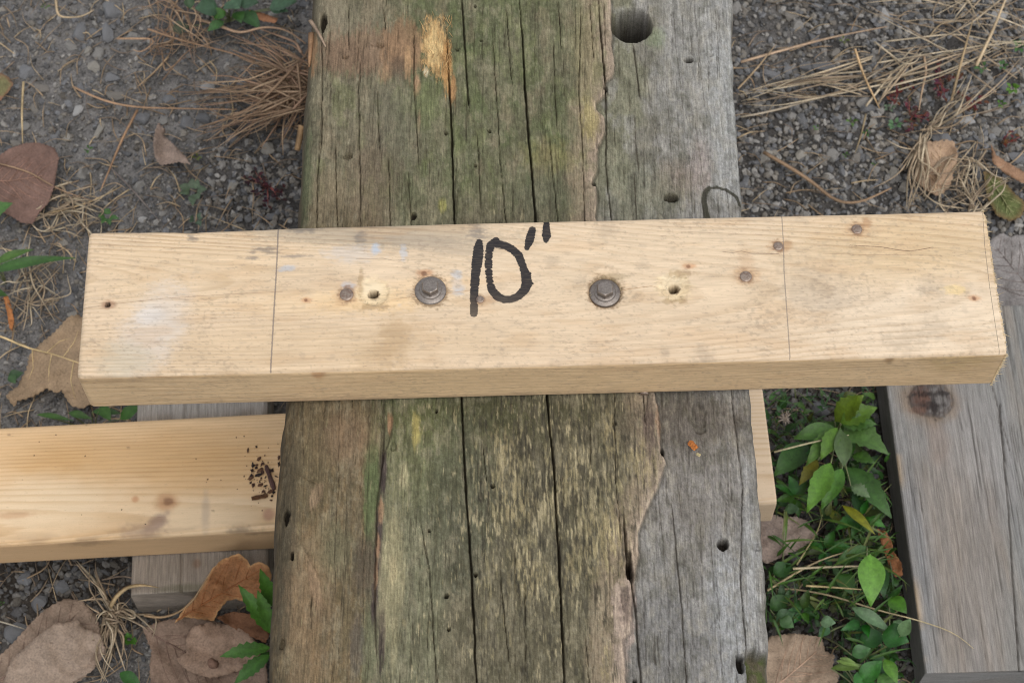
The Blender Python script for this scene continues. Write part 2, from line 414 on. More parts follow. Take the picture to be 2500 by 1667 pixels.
Wd = XR - XL
TX = XL[:, None] + fr[None] * Wd[:, None]; TY = np.repeat(YS[:, None], NT_, 1)
el = fr[None] * Wd[:, None]; er = (1 - fr[None]) * Wd[:, None]
rl, rr = 0.010, 0.0032
def shoulder(e, r, drop): q = np.clip(1 - e / r, 0, 1); return -drop * (1 - np.sqrt(np.clip(1 - q * q, 0, 1)))
TZ = shoulder(el, rl, 0.011) + shoulder(er, rr, 0.006)
TZ += 0.0012 * fbm(TX * 14, TY * 5, 3, 40) + 0.0008 * fbm(TX * 60, TY * 12, 3, 41)
TZ -= 0.0013
TZ += 0.00022 * fbm(TX * 700, TY * 25, 3, 42) + 0.00012 * fbm(TX * 900, TY * 300, 2, 43)
KX = (at(1300, 833, Z_BEAM)[0] - at(1200, 833, Z_BEAM)[0]) / 100; KY = (at(1250, 783, Z_BEAM)[1] - at(1250, 883, Z_BEAM)[1]) / 100
bm_ = Surf(TX.ravel(), TY.ravel(), (112, 104, 84), lambda px, py: at(px, py, Z_BEAM)[:2], (KX, KY))
P = bm_.paint
fx, fy = TX.ravel() / KX, TY.ravel() / KY
HF = 0.42 * fbm(fx / 3.2, fy / 22, 3, 201) + 0.22 * fbm(fx / 5, fy / 6, 3, 202)
bm_.hf = HF
streak = fbm(fx / 7, fy / 90, 4, 50); blot = fbm(fx / 60, fy / 140, 4, 51); fine = fbm(fx / 3.2, fy / 26, 3, 52)
# --- large colour fields: grey right side, green middle, brown left
def field(m, c): bm_.mask(np.clip(m, 0, 1), c)
pxn = (TX.ravel() - at(1250, 833, Z_BEAM)[0]) / KX + 1250      # photo-pixel-like units at mid depth, along x
def line_x(pts):                                               # x of a lengthwise line at every row
    w = np.array([at(a, b, Z_BEAM) for a, b in pts]); i = np.argsort(w[:, 1]); return np.interp(YS, w[i, 1], w[i, 0])
LEDGE = [(1492, -20), (1494, 104), (1496, 118), (1502, 157), (1497, 182), (1479, 195), (1482, 225), (1455, 246), (1457, 264), (1477, 286), (1477, 321), (1461, 357), (1457, 421), (1448, 439), (1458, 461), (1455, 528),
         (1500, 700), (1600, 960), (1607, 991), (1614, 1096), (1627, 1128), (1602, 1197), (1579, 1243), (1557, 1297), (1561, 1348), (1552, 1398), (1545, 1450), (1538, 1540), (1521, 1558), (1529, 1663), (1530, 1760)]
xled = line_x(LEDGE) + 0.0006 * fbm(YS * 400, YS * 0, 3, 60)
dled = (TX - xled[:, None]).ravel() / KX                       # >0 : on the lower grey layer
toprow = sstep(at(0, 620, Z_BEAM)[1], at(0, 420, Z_BEAM)[1], TY.ravel())      # 1 in the far half of the beam
lowrow = 1 - toprow
field((0.75 + 0.4 * blot + 0.25 * streak) * sstep(930, 1010, pxn + 60 * blot) * toprow, (98, 100, 72))
field((0.45 + 0.6 * blot) * (1 - sstep(900, 980, pxn)) * toprow, (108, 104, 82))
field((0.6 + 0.5 * fbm(fx / 40, fy / 120, 3, 71)) * sstep(880, 960, pxn) * (1 - sstep(1360, 1440, pxn)) * toprow * sstep(-0.1, .3, fbm(fx / 50, fy / 90, 3, 55)), (86, 94, 60))
field((0.7 + 0.4 * streak) * (1 - sstep(900, 950, pxn)) * lowrow, (110, 90, 60))
field((0.75 + 0.35 * streak) * sstep(930, 960, pxn) * (1 - sstep(1080, 1130, pxn)) * lowrow, (112, 112, 86))
field((0.8 + 0.4 * blot) * sstep(1060, 1130, pxn) * (1 - sstep(1480, 1560, pxn)) * lowrow, (92, 86, 66))
P(1130, 1010, 230, 55, (70, 72, 44), 0.8, 0.6, rough=0.6, ns=3)
P(1040, 1090, 110, 120, (98, 104, 60), 0.55, 0.7, rough=0.5, ns=3, st=(.6, 2))
P(1120, 1200, 80, 200, (82, 84, 66), 0.7, 0.6, rough=0.6, ns=3)
# greyish beige ledge strip and grey weathered right layer
field(sstep(-95, -60, dled + 25 * blot) * (1 - sstep(-2, 2, dled)) * 0.75, (142, 124, 102))
field(sstep(-42, -12, dled + 10 * blot) * (1 - sstep(-2, 2, dled)) * 0.8, (158, 138, 120))
g = sstep(-3, 3, dled)
field(g * 0.95, (120, 115, 102))
field(g * sstep(-0.35, 0.35, fbm(fx / 80, fy / 120, 4, 57) + (pxn - 1640) / 160) * 0.9, (138, 135, 128))
field(g * sstep(-0.2, 0.3, fbm(fx / 70, fy / 110, 3, 58) - (pxn - 1570) / 70) * toprow * 0.75, (122, 120, 92))
field(g * (0.7 + .5 * blot) * lowrow * 0.85, (120, 115, 108))
field(g * sstep(0.0, 0.35, fbm(fx / 45, fy / 60, 4, 59)) * 0.5, (152, 148, 142))
P(1775, 260, 45, 330, (158, 158, 155), 0.7, 0.6, rough=0.5, ns=3)
P(1775, 1480, 40, 170, (150, 151, 151), 0.7, 0.5, rough=0.5, ns=3); P(1835, 1330, 18, 200, (158, 158, 156), 0.6, 0.5)
P(1680, 1020, 140, 85, (92, 82, 70), 0.8, 0.6, rough=0.5, ns=3); P(1700, 1190, 110, 130, (120, 112, 104), 0.5, 0.7, rough=.6, ns=3)
P(1640, 1560, 90, 140, (112, 110, 108), 0.6, 0.6, rough=.6, ns=3)
P(1655, 430, 60, 50, (138, 120, 106), 0.6, 0.6, rough=.5, ns=2); P(1712, 390, 26, 70, (146, 132, 124), 0.7, 0.6)
P(1560, 470, 100, 90, (116, 116, 92), 0.6, 0.7, rough=.5, ns=3); P(1600, 80, 26, 30, (112, 124, 86), 0.6, 0.6)
mot = fbm(fx / 22, fy / 34, 4, 210); mot2 = fbm(fx / 34 + 7, fy / 60, 4, 211)
field(sstep(.05, .4, mot) * .34, (72, 70, 48)); field(sstep(.1, .45, -mot) * .3 * (1 - .3 * g), (146, 136, 110)); field(sstep(.15, .45, mot2) * .35 * (1 - g) * toprow, (104, 112, 66)); field(sstep(.15, .45, -mot2) * .35 * (1 - g) * toprow, (128, 112, 90))
field(sstep(.2, .5, fbm(fx / 6, fy / 9, 3, 212)) * .2, (146, 140, 120)); field(sstep(.2, .5, -fbm(fx / 6, fy / 9, 3, 212)) * .3, (58, 52, 38))
# top: brown torn patch, fresh tan tear, red-brown stains
P(800, 60, 60, 90, (128, 118, 98), 0.7, 0.6, rough=.4, ns=3)
P(905, 120, 125, 62, (124, 98, 78), 0.8, 0.4, rough=0.5, ns=2.5, st=(.7, 1.4)); P(830, 135, 70, 50, (118, 94, 74), 0.7, 0.5, rough=.4, ns=2)
P(985, 110, 62, 75, (138, 106, 76), 0.8, 0.35, rough=0.5, ns=2, st=(.5, 2)); P(975, 160, 28, 30, (92, 74, 60), .7, .5, rough=.5); P(940, 175, 14, 25, (152, 116, 82), .6, .5, rough=.5, st=(.4, 2)); P(995, 150, 10, 40, (164, 128, 88), .7, .4, rough=.5, st=(.4, 2))
tear = P(1062, 108, 34, 78, (198, 160, 104), 0.95, 0.25, rough=0.45, ns=1.2, st=(.5, 2.2)); P(1058, 105, 22, 62, (222, 190, 128), 0.7, 0.4, rough=0.6, ns=.7, st=(.3, 3)); P(1090, 150, 12, 70, (190, 138, 76), 0.8, .3, rough=.5, st=(.4, 2)); P(1040, 172, 7, 12, (214, 196, 164), .7, .5)
P(1105, 215, 8, 40, (168, 120, 70), .8, .4, rough=.5, st=(.4, 2)); P(1018, 205, 9, 32, (160, 122, 90), .75, .4); P(1023, 290, 4, 30, (158, 126, 98), .7, .4); P(764, 115, 9, 55, (150, 112, 76), .8, .4)
P(960, 300, 60, 120, (104, 100, 84), .5, .6, rough=.5, ns=3); P(900, 440, 60, 110, (112, 94, 76), .5, .7, rough=.5, ns=3); P(800, 470, 45, 70, (122, 108, 84), .6, .6, rough=.5, ns=2)
P(742, 420, 20, 110, (96, 106, 74), .7, .5, rough=.4, ns=2); P(1080, 500, 9, 18, (150, 146, 72), .7, .5); P(1040, 250, 30, 60, (104, 112, 70), .6, .6, rough=.5)
P(1440, 290, 22, 55, (166, 150, 88), .55, .6, rough=.6, st=(.6, 2)); P(1340, 380, 60, 40, (140, 130, 76), .4, .8, rough=.8); P(1425, 120, 30, 130, (132, 122, 88), .5, .6, rough=.5, ns=2); P(1330, 480, 80, 60, (88, 92, 72), .5, .7, rough=.5, ns=2)
# lower left: brown layers, green stripe, purple-black bark line
P(700, 1300, 24, 330, (74, 66, 52), .75, .5, rough=.4, ns=3); P(905, 1180, 18, 130, (84, 102, 60), .75, .4, rough=.4, ns=2, st=(.6, 2)); P(900, 1560, 18, 110, (98, 108, 78), .5, .5, rough=.4)
P(770, 1205, 12, 35, (152, 124, 98), .9, .25, ang=20); P(765, 1420, 12, 55, (154, 126, 98), .85, .3, ang=-14); P(810, 1330, 45, 60, (106, 100, 74), .8, .4, rough=.3, ns=2); P(750, 1480, 45, 160, (128, 102, 74), .55, .6, rough=.5, ns=3)
P(890, 1380, 26, 70, (82, 72, 62), .6, .5, rough=.5, ns=2); P(870, 1560, 16, 60, (80, 74, 70), .6, .5, rough=.5)
P(840, 1060, 70, 60, (122, 98, 76), .6, .6, rough=.4, ns=2); P(760, 1120, 40, 120, (92, 80, 56), .6, .6, rough=.4, ns=2)
for (x, y, ry) in [(935, 1150, 60), (925, 1290, 60), (920, 1370, 60), (914, 1460, 50), (932, 1540, 70)]: P(x, y, 8, ry, (70, 58, 58), .9, .3, rough=.4, ns=.8, st=(.6, 2))
for (x, y, rx, ry) in [(951, 1030, 6, 28), (929, 1245, 6, 32), (921, 1330, 5, 30), (917, 1400, 4, 40)]: P(x, y, rx, ry, (150, 112, 82), .8, .4, rough=.5)
P(955, 1400, 26, 150, (150, 140, 104), .6, .6, rough=.6, ns=1.5, st=(.5, 3)); P(985, 1155, 10, 26, (172, 162, 124), .6, .5, rough=.5, st=(.4, 2)); P(958, 1390, 8, 26, (176, 160, 120), .6, .5, rough=.5, st=(.4, 2)); P(1015, 1050, 9, 40, (166, 152, 84), .8, .4, rough=.5, st=(.4, 2))
# yellow lichen and pale fibre flecks drawn out along the grain
fl = fbm(fx / 5.0, fy / 30, 3, 80) + 0.5 * fbm(fx / 30, fy / 60, 3, 81)
zone_y = np.exp(-(((pxn - 1340) / 190) ** 2 + ((TY.ravel() - at(0, 1230, Z_BEAM)[1]) / (260 * KY)) ** 2))
field(sstep(0.18, 0.42, fl + 0.55 * zone_y - 0.45) * 0.55 * lowrow * (1 - g), (150, 138, 100))
fl2 = fbm(fx / 4.5 + 9, fy / 26, 3, 84) + 0.4 * fbm(fx / 40, fy / 70, 3, 85)
field(sstep(0.25, 0.5, fl2 + 0.4 * zone_y - 0.25) * 0.6 * lowrow * (1 - g) * sstep(930, 960, pxn), (172, 158, 122))
field(sstep(0.3, 0.55, fbm(fx / 6, fy / 34, 3, 88) + 0.3 * zone_y) * 0.75 * lowrow * (1 - g) * sstep(1130, 1180, pxn), (62, 58, 48))
for (x, y, rx, ry) in [(1240, 1190, 26, 60), (1265, 1240, 30, 40), (1560, 1130, 34, 50), (1390, 1160, 22, 40), (1500, 1300, 26, 60), (1290, 1400, 34, 40), (1460, 1330, 40, 60), (1395, 1390, 12, 40), (1480, 1600, 12, 40), (1225, 1070, 30, 26), (1490, 1060, 16, 50)]:
    m_ = P(x, y, rx * 1.25, ry * 1.2, (92, 86, 66), .0, .6, rough=.8, ns=.9, seed=x, st=(.6, 2)); dd_ = (1 - sstep(.3, 1.5, bm_.dist(x, y, rx * 1.2, ry * 1.2, 0, .6, .8, x, (.6, 2))))
    field(dd_ * sstep(-.05, .25, fbm(fx / 3.6, fy / 17, 3, 230) + .25 * fbm(fx / 16, fy / 40, 2, 231)) * .5, (162, 146, 104))
for (x, y, rx, ry) in [(1510, 1480, 14, 60), (1540, 1430, 10, 50), (1530, 1520, 20, 40), (1518, 1600, 14, 40)]: P(x, y, rx, ry, (164, 144, 130), .8, .35, rough=.6, ns=.8)
P(1530, 1470, 16, 36, (92, 76, 72), .7, .4, rough=.7, ns=.6); P(1585, 1040, 14, 60, (96, 80, 74), .7, .4, rough=.5); P(1607, 1030, 5, 40, (148, 110, 78), .75, .4)
field(np.exp(-((dled - 3.5) / 3.0) ** 2) * .55, (64, 57, 46)); field(np.exp(-((dled + 4) / 4.0) ** 2) * .45, (172, 152, 134))  # ledge shadow painted as a dark line; pale wood along the rim
bm_.T *= (1 + 0.16 * streak + 0.16 * fine)[:, None]
bm_.T *= (1 + 0.26 * fbm(fx / 2.2, fy / 11, 2, 90) + 0.2 * fbm(fx / 2.6, fy / 3, 2, 91) + 0.16 * fbm(fx / 9, fy / 12, 3, 92))[:, None]
lum_ = bm_.T.mean(1, keepdims=True); bm_.T = np.clip(lum_ + 0.88 * (bm_.T - lum_), 0.004, 1) * (np.array([1.03, 1.01, .93]) * (1 - g[:, None]) + np.array([1.0, 1.0, .99]) * g[:, None])
# --- relief: ledge step, peeled left layer, cracks, holes
DZ = np.zeros_like(TX)
DZ -= 0.0034 * sstep(-1.6, 1.8, dled).reshape(TX.shape)
WAVY = [(700, 1140), (775, 1180), (781, 1221), (737, 1262), (723, 1302), (753, 1357), (780, 1411), (785, 1460), (800, 1501), (800, 1640)]
xw = line_x(WAVY); on = sstep(at(0, 1530, Z_BEAM)[1], at(0, 1440, Z_BEAM)[1], YS) * (1 - sstep(at(0, 1190, Z_BEAM)[1], at(0, 1130, Z_BEAM)[1], YS))
dw = (TX - xw[:, None]) / KX; DZ += 0.0018 * (1 - sstep(-2, 3, dw)) * on[:, None] * sstep(0, 60, (TX - XL[:, None]) / KX)
BARK = [(960, 980), (955, 1060), (935, 1118), (925, 1230), (916, 1350), (912, 1478), (930, 1560), (925, 1690)]
xk = line_x(BARK); onk = 1 - sstep(at(0, 900, Z_BEAM)[1], at(0, 800, Z_BEAM)[1], YS)
DZ -= 0.0018 * (1 - sstep(-3, 2, (TX - xk[:, None]) / KX)) * onk[:, None]
CR = []   # (points, half width px, depth mm)
def crack(pts, hw=2.0, dp=4.0): CR.append((pts, hw, dp))
crack([(1089, 64), (1095, 180), (1103, 330), (1110, 540), (1118, 760), (1127, 978), (1136, 1185), (1149, 1366), (1163, 1663), (1168, 1790)], 2.4, 8)
crack([(1266, -20), (1277, 107), (1284, 250), (1298, 411), (1307, 532), (1322, 760), (1337, 977), (1355, 1179), (1365, 1361), (1378, 1663), (1384, 1790)], 2.6, 9)
crack([(1127, -20), (1133, 89), (1141, 214), (1146, 271)], 2.0, 5)
crack([(1461, -10), (1470, 107), (1478, 200), (1482, 303), (1480, 393), (1493, 528), (1498, 760)], 2.1, 6)
crack([(1546, 92), (1557, 178), (1564, 236)], 3, 5); crack([(1550, 257), (1553, 339), (1562, 428)], 2.3); crack([(1548, 403), (1555, 525), (1560, 640)], 2.3)
for p in [[(1361, -10), (1371, 125)], [(1350, 93), (1357, 250), (1361, 321)], [(1341, 321), (1350, 428), (1361, 528), (1366, 640)], [(1416, -10), (1418, 60), (1413, 214), (1421, 321), (1425, 464), (1428, 600)], [(1441, 0), (1449, 150)], [(1474, 0), (1479, 110)],
          [(1643, -10), (1653, 107), (1664, 196), (1673, 303)], [(1696, -10), (1705, 89), (1714, 178), (1725, 264)], [(1700, 278), (1707, 357), (1723, 446)], [(1582, 178), (1591, 268), (1607, 339), (1616, 393)], [(1627, 178), (1636, 303), (1646, 460)],
          [(1612, 439), (1623, 525), (1628, 640)], [(787, -10), (794, 36), (786, 71), (786, 321), (775, 428), (773, 543), (768, 640)], [(936, 18), (941, 71)], [(1009, 54), (1011, 214), (1018, 339), (1023, 410)], [(882, 125), (875, 214), (878, 357), (880, 535), (880, 640)],
          [(921, 214), (927, 375)], [(948, 375), (952, 535), (954, 620)], [(996, 410), (1002, 518), (1005, 620)], [(818, 339), (823, 535), (824, 620)], [(1200, 61), (1214, 268), (1223, 410), (1234, 528), (1240, 640)], [(1164, 311), (1175, 518)], [(850, 0), (851, 120)], [(1235, 10), (1250, 210)],
          [(734, 900), (737, 987), (741, 1140)], [(825, 880), (827, 987), (825, 1176), (816, 1343), (820, 1501)], [(809, 1510), (811, 1663), (812, 1760)], [(886, 1253), (886, 1523)], [(1023, 1253), (1048, 1393), (1066, 1663), (1068, 1760)], [(1179, 1086), (1188, 1176)], [(1219, 1388), (1246, 1636)], [(759, 1433), (759, 1546)],
          [(1499, 940), (1504, 1179), (1515, 1293), (1518, 1340)], [(1570, 940), (1575, 1032)], [(1440, 1018), (1442, 1133)], [(1607, 1197), (1623, 1338), (1632, 1444)], [(1652, 1133), (1666, 1261)], [(1783, 1165), (1769, 1297)], [(1751, 1375), (1767, 1663), (1770, 1740)],
          [(1282, 1407), (1282, 1636)], [(1429, 1544), (1438, 1663), (1440, 1740)], [(1605, 1540), (1616, 1663)], [(1685, 1270), (1698, 1421)], [(1735, 1290), (1748, 1450)]]:
    crack(p, 1.15, 2.4)
crack([(1522, 1247), (1530, 1340), (1536, 1384), (1552, 1476), (1566, 1663), (1570, 1790)], 3, 6); crack([(1536, 1340), (1543, 1420)], 6, 6); crack([(1640, 1200), (1648, 1293), (1666, 1476), (1678, 1663), (1682, 1780)], 2.1, 5); crack([(1785, 900), (1790, 977), (1815, 1179), (1810, 1407), (1824, 1572), (1828, 1700)], 2.0, 5)
crack([(938, 940), (935, 1118), (919, 1230), (913, 1478), (922, 1663)], 2.6, 3)
rc = np.random.default_rng(5)
for _ in range(420):                                            # hairline checks
    x = rc.uniform(760, 1800); y = rc.uniform(-20, 1660); L = rc.uniform(25, 120) * (1 if rc.random() < .8 else 2)
    sl = (x - 1348) / (y + 8300); crack([(x, y), (x + sl * L + rc.normal(0, 1.2), y + L)], rc.uniform(.7, 1.2), rc.uniform(.5, 1.6))
CK = np.zeros_like(TX)
for i, (pts, hw, dp) in enumerate(CR):
    w = np.array([at(a, b, Z_BEAM) for a, b in pts]); w = w[np.argsort(w[:, 1])]
    rows = np.where((YS >= w[0, 1]) & (YS <= w[-1, 1]))[0]
    if len(rows) < 2: continue
    y = YS[rows]; xc = np.interp(y, w[:, 1], w[:, 0]) + KX * (1.6 * fbm(y * 90, y * 0 + i, 3, i) + 0.8 * fbm(y * 420, y * 0 + i, 2, i + 7))
    tt = (y - w[0, 1]) / (w[-1, 1] - w[0, 1]); env = np.minimum(1, np.minimum(tt, 1 - tt) * 7 + (0.25 if dp > 4 else 0.05))
    half = np.maximum(hw * KX * env * (0.85 + 0.3 * fbm(y * 130, y * 0, 2, i + 3)), 0.00022)
    c = ((xc - XL[rows]) / Wd[rows] * (NT_ - 1)).astype(int)
    for off in range(-6, 8):
        cc = np.clip(c + off, 0, NT_ - 1); d = np.abs(TX[rows, cc] - xc)
        q = np.clip(1.35 - d / half, 0, 1)
        DZ[rows, cc] = np.minimum(DZ[rows, cc], DZ[rows, cc] * 0 - 0.0 + (DZ[rows, cc] * 0) - 0.001 * dp * env * q) if dp > 2 else DZ[rows, cc] - 0.001 * dp * env * q * .5
        CK[rows, cc] = np.maximum(CK[rows, cc], q * min(1, 0.45 + dp / 6) * np.minimum(1, env * 1.5))
HOLES = [(1543, 50, 52, 46, 42, .05), (1683, 134, 12, 7, 9, .1), (1640, 474, 17, 10, 10, .25), (1733, 122, 11, 5, 2, .3), (1089, 323, 4.5, 4.5, 8, 0), (1195, 318, 4.2, 4.2, 8, 0), (1161, 404, 3.5, 3.5, 6, 0), (1174, 96, 3.8, 3.2, 6, 0), (1160, 12, 3.5, 3.5, 6, 0), (1116, 118, 4.5, 3.5, 5, 0),
         (850, 380, 10, 7, 3.4, .7), (926, 107, 15, 6, 3.4, .8), (842, 136, 9, 6, 3, .7), (1065, 1000, 3.5, 3.5, 6, 0), (1203, 1183, 4.5, 4.5, 8, 0), (1161, 1400, 4.5, 4.5, 4, 0), (1090, 1452, 5, 5, 8, 0), (1095, 1533, 4.2, 4.2, 8, 0), (1047, 1292, 3.5, 3.5, 4, 0),
         (698, 1250, 8, 17, 5, .6), (713, 1353, 4, 13, 5, .6), (686, 1565, 6, 11, 3, .7), (1767, 1320, 13, 13, 9, .1), (1810, 1612, 10, 20, 12, .2), (1617, 1100, 5, 10, 5, .4), (961, 1085, 7, 11, 3, .5), (1500, 1030, 6, 6, 3, .3), (1551, 1657, 5, 5, 5, 0), (1479, 210, 6, 8, 5, .3), (1450, 446, 6, 8, 4, .3), (1010, 525, 7, 10, 4, .4), (790, 50, 9, 26, 5, .4), (1708, 1010, 18, 38, 2.0, .3), (1536, 1385, 7, 22, 9, .3), (1850, 1328, 10, 7, 2, .3)]
HOLE_M = np.zeros(TX.size)
bm_.hf = None
for i, (x, y, rx, ry, dp, rg) in enumerate(HOLES):
    sel = bm_.window(x, y, max(rx, ry) * 2); m = np.zeros(TX.size); m[sel] = 1 - sstep(0.8, 1.12, bm_.dist(x, y, rx, ry, 0, rg, 0.5, 100 + i, sel=sel)); DZ -= (0.001 * dp * m).reshape(TX.shape)
    if dp > 3.5: HOLE_M = np.maximum(HOLE_M, m)
# dark arc drawn on the grey side, slightly pressed in
ARC = np.array([at(a, b, Z_BEAM)[:2] for a, b in [(1729, 525), (1724, 500), (1720, 478), (1722, 462), (1733, 450), (1752, 448), (1775, 454), (1800, 472), (1808, 490)]])
da = np.full(TX.size, 9.0)
for k in range(len(ARC) - 1):
    a, b = ARC[k], ARC[k + 1]; ab = b - a; q = np.stack([bm_.X, bm_.Y], -1) - a; t = np.clip((q @ ab) / (ab @ ab), 0, 1); dd = np.linalg.norm(q - t[:, None] * ab, axis=1)
    da = np.minimum(da, dd / (KX * (7.5 if k < 4 else 4.5)))
am = 1 - sstep(.75, 1.15, da + .5 * HF); field(am * 0.88, (50, 48, 34))
# torn patch: fibrous hollow
DZ -= (tear * (0.0016 + 0.0012 * fbm(fx / 4, fy / 60, 3, 93))).reshape(TX.shape)
# broken lower right corner, mossy
xn, yn = at(1824, 1583, Z_BEAM)[:2]
nm = (sstep(xn - 0.0008, xn + 0.0012, TX + 0.0015 * fbm(TX * 200, TY * 200, 3, 95)) * (1 - sstep(yn - 0.001, yn + 0.001, TY + 0.002 * fbm(TX * 150, TY * 50, 3, 96))))
DZ -= nm * (0.012 + 0.9 * np.clip(yn - TY, 0, 0.03) + 0.004 * fbm(TX * 120, TY * 120, 3, 97))
field(nm.ravel() * 0.9, (86, 78, 54)); field(nm.ravel() * sstep(-.1, .3, fbm(TX.ravel() * 300, TY.ravel() * 300, 3, 98)) * .8, (74, 84, 40))
field(HOLE_M * 0.96, (36, 29, 20));  # holes: earthy brown, darkened further to paint in their shade
mh = bm_.dist(1543, 50, 50, 44, 0, .2, .6); field((1 - sstep(.7, 1.05, mh)) * sstep(-.3, .4, fbm(fx / 7, fy / 7, 3, 99) + (TY.ravel() - at(0, 30, Z_BEAM)[1]) / (40 * KY)) * .55, (66, 56, 36))
field(CK.ravel() * 0.7, (52, 42, 32))                            # cracks darkened: packed grime plus painted-in shade
DZ += .0005 * (sstep(0.18, 0.42, fl + 0.55 * zone_y - 0.45) * lowrow * (1 - g)).reshape(TX.shape) + .0004 * mot.reshape(TX.shape)
TZ += DZ
SX[:, nl:nl + NT_] = TX; SZ[:, nl:nl + NT_] = TZ
# flanks follow the shoulder where the corner is broken
for k in range(len(prof_r)): SX[:, nl + NT_ + k] += 0
SYY = np.repeat(YS[:, None], ncols, 1)
bx0 = np.array([(XL.mean() + XR.mean()) / 2, YS.mean(), Z_LOW])
SZa = SZ + Z_BEAM
lowcap = np.minimum(SZa[:, nl + NT_ - 1][:, None] - 0.0015, SZa[:, nl + NT_:]); SZa[:, nl + NT_:] = lowcap
lowcap = np.minimum(SZa[:, nl][:, None] - 0.0015, SZa[:, :nl]); SZa[:, :nl] = lowcap
flank = 0.0018 * fbm(SYY * 20, SZ * 60, 3, 33); SX[:, :nl] += flank[:, :nl]; SX[:, nl + NT_:] += flank[:, nl + NT_:]
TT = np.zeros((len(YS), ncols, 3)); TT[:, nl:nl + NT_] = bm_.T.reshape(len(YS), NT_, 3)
fn = fbm(SYY * 8, SZ * 120, 4, 34)[..., None]
side_c = lin((92, 82, 66)) * (1 + 0.4 * fn)
TT[:, :nl] = side_c[:, :nl]; TT[:, nl + NT_:] = (lin((112, 104, 92)) * (1 + 0.35 * fn))[:, nl + NT_:]
BV = np.stack([SX, SYY, SZa], -1).reshape(-1, 3)
nR = len(YS); q = grid_faces(nR, ncols, True)[:, ::-1]
M_BEAM = weathered_wood('mossy weathered timber', 1100, 60, 0.34, 0.8, 0.9)
beam = empty('weathered_timber', (bx0[0], bx0[1], Z_LOW), 'thick weathered mossy squared log with long cracks under the marked board', 'timber')
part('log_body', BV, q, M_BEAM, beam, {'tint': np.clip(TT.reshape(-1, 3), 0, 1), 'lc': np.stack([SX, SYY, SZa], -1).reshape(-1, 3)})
for e_, rowi in (('cut_end', 0), ('cut_end', nR - 1)):
    ring = BV[rowi * ncols:(rowi + 1) * ncols]; pts = ring[::1]; c = pts.mean(0)
    V = np.vstack([pts, c]); n_ = len(pts); s_ = 1 if rowi == 0 else -1
    part(e_, V, [[k, (k + 1) % n_, n_][::s_] for k in range(n_)], M_BEAM, beam, {'tint': np.tile(lin((120, 104, 82)), (n_ + 1, 1)), 'lc': V}, smooth=False)

# ================================================================== MARKED TOP BOARD
B = Board([(222, 570), (2405, 505), (2455, 870), (183, 915)], Z_BOARD, 0.089, 0.0385, 0.0035, 0.0006, 150, 52)
kx = (B.local(1300, 720) - B.local(1200, 720))[0] / 100; ky = (B.local(1250, 670) - B.local(1250, 770))[1] / 100
S = Surf(B.X, B.Yf, (210, 184, 151), lambda a, b: B.local(a, b), (kx, ky)); P = S.paint
ax, ay = B.X / kx, B.Yf / ky
S.hf = 0.3 * fbm(ax / 14, ay / 3.5, 3, 205) + 0.2 * fbm(ax / 4, ay / 3, 2, 206)
xr = B.X - B.x0; yl = B.local(300, 690)[1]; yr = B.local(2350, 712)[1]
d = 0.006 + 0.085 * xr + 0.004 * fbm(B.X * 9, B.X * 0, 2, 3)
# grain swings round the little knots
yc = yl + (yr - yl) * xr / (B.x1 - B.x0) + 0.006 * fbm(B.X * 5, B.X * 0 + 2, 2, 5)
ring = B.rings(d, yc, 0.0024, 0.25, 9); ring = ring + 1.1 * fbm(ring * .33, B.X * 3, 2, 10)
P(1600, 640, 900, 130, (215, 191, 158), .6, .7, rough=.3, ns=8); P(2250, 780, 260, 110, (222, 200, 170), .8, .7, rough=.3, ns=5); P(2200, 600, 240, 80, (206, 176, 132), .7, .7, rough=.3, ns=5)
P(450, 640, 260, 90, (212, 184, 146), .7, .7, rough=.3, ns=5); P(700, 850, 500, 60, (204, 176, 138), .6, .7, rough=.4, ns=5)
P(890, 570, 330, 32, (176, 158, 132), .85, .35, ang=3, rough=.25, ns=4, st=(3, .7)); P(1010, 590, 190, 20, (168, 152, 130), .6, .5, ang=8, rough=.4, ns=2, st=(3, .5))
for (x, y, rx, ry) in [(1165, 560, 20, 22), (905, 545, 30, 10), (800, 545, 60, 9), (740, 560, 36, 8), (650, 610, 30, 9), (610, 630, 20, 5), (720, 625, 40, 4), (470, 580, 10, 8), (880, 580, 14, 14)]:
    P(x, y, rx, ry, (112, 106, 100), .62, .6, rough=1.0, ns=.45, seed=x, st=(1.6, .5))
P(375, 800, 62, 110, (200, 197, 194), .45, .6, ang=32, rough=.35, ns=2); P(300, 880, 60, 40, (186, 172, 146), .7, .6, rough=.4, ns=2); P(365, 770, 34, 18, (208, 206, 204), .35, .5, rough=.3)
for (x, y, rx, ry, a) in [(917, 608, 11, 13, .8), (985, 618, 8, 16, .5), (1115, 675, 14, 12, .6), (1118, 700, 14, 20, .55), (700, 655, 24, 7, .6), (850, 700, 16, 10, .7), (975, 745, 6, 4, .6), (860, 620, 60, 20, .25)]:
    P(x, y, rx, ry, (176, 188, 202), a, .5, rough=.6, ns=.6, seed=x, st=(1.5, .6))
P(960, 830, 36, 60, (174, 142, 100), .6, .7, ang=25, rough=.6, ns=1.5); P(910, 880, 50, 40, (188, 158, 118), .5, .7, rough=.5)
P(780, 740, 240, 26, (220, 188, 142), .4, .7, rough=.4, ns=3, st=(3, 1)); P(900, 735, 130, 26, (226, 190, 138), .6, .6, rough=.4, st=(2, .7)); P(1050, 690, 120, 16, (226, 192, 146), .5, .6, rough=.4, st=(2, .6))
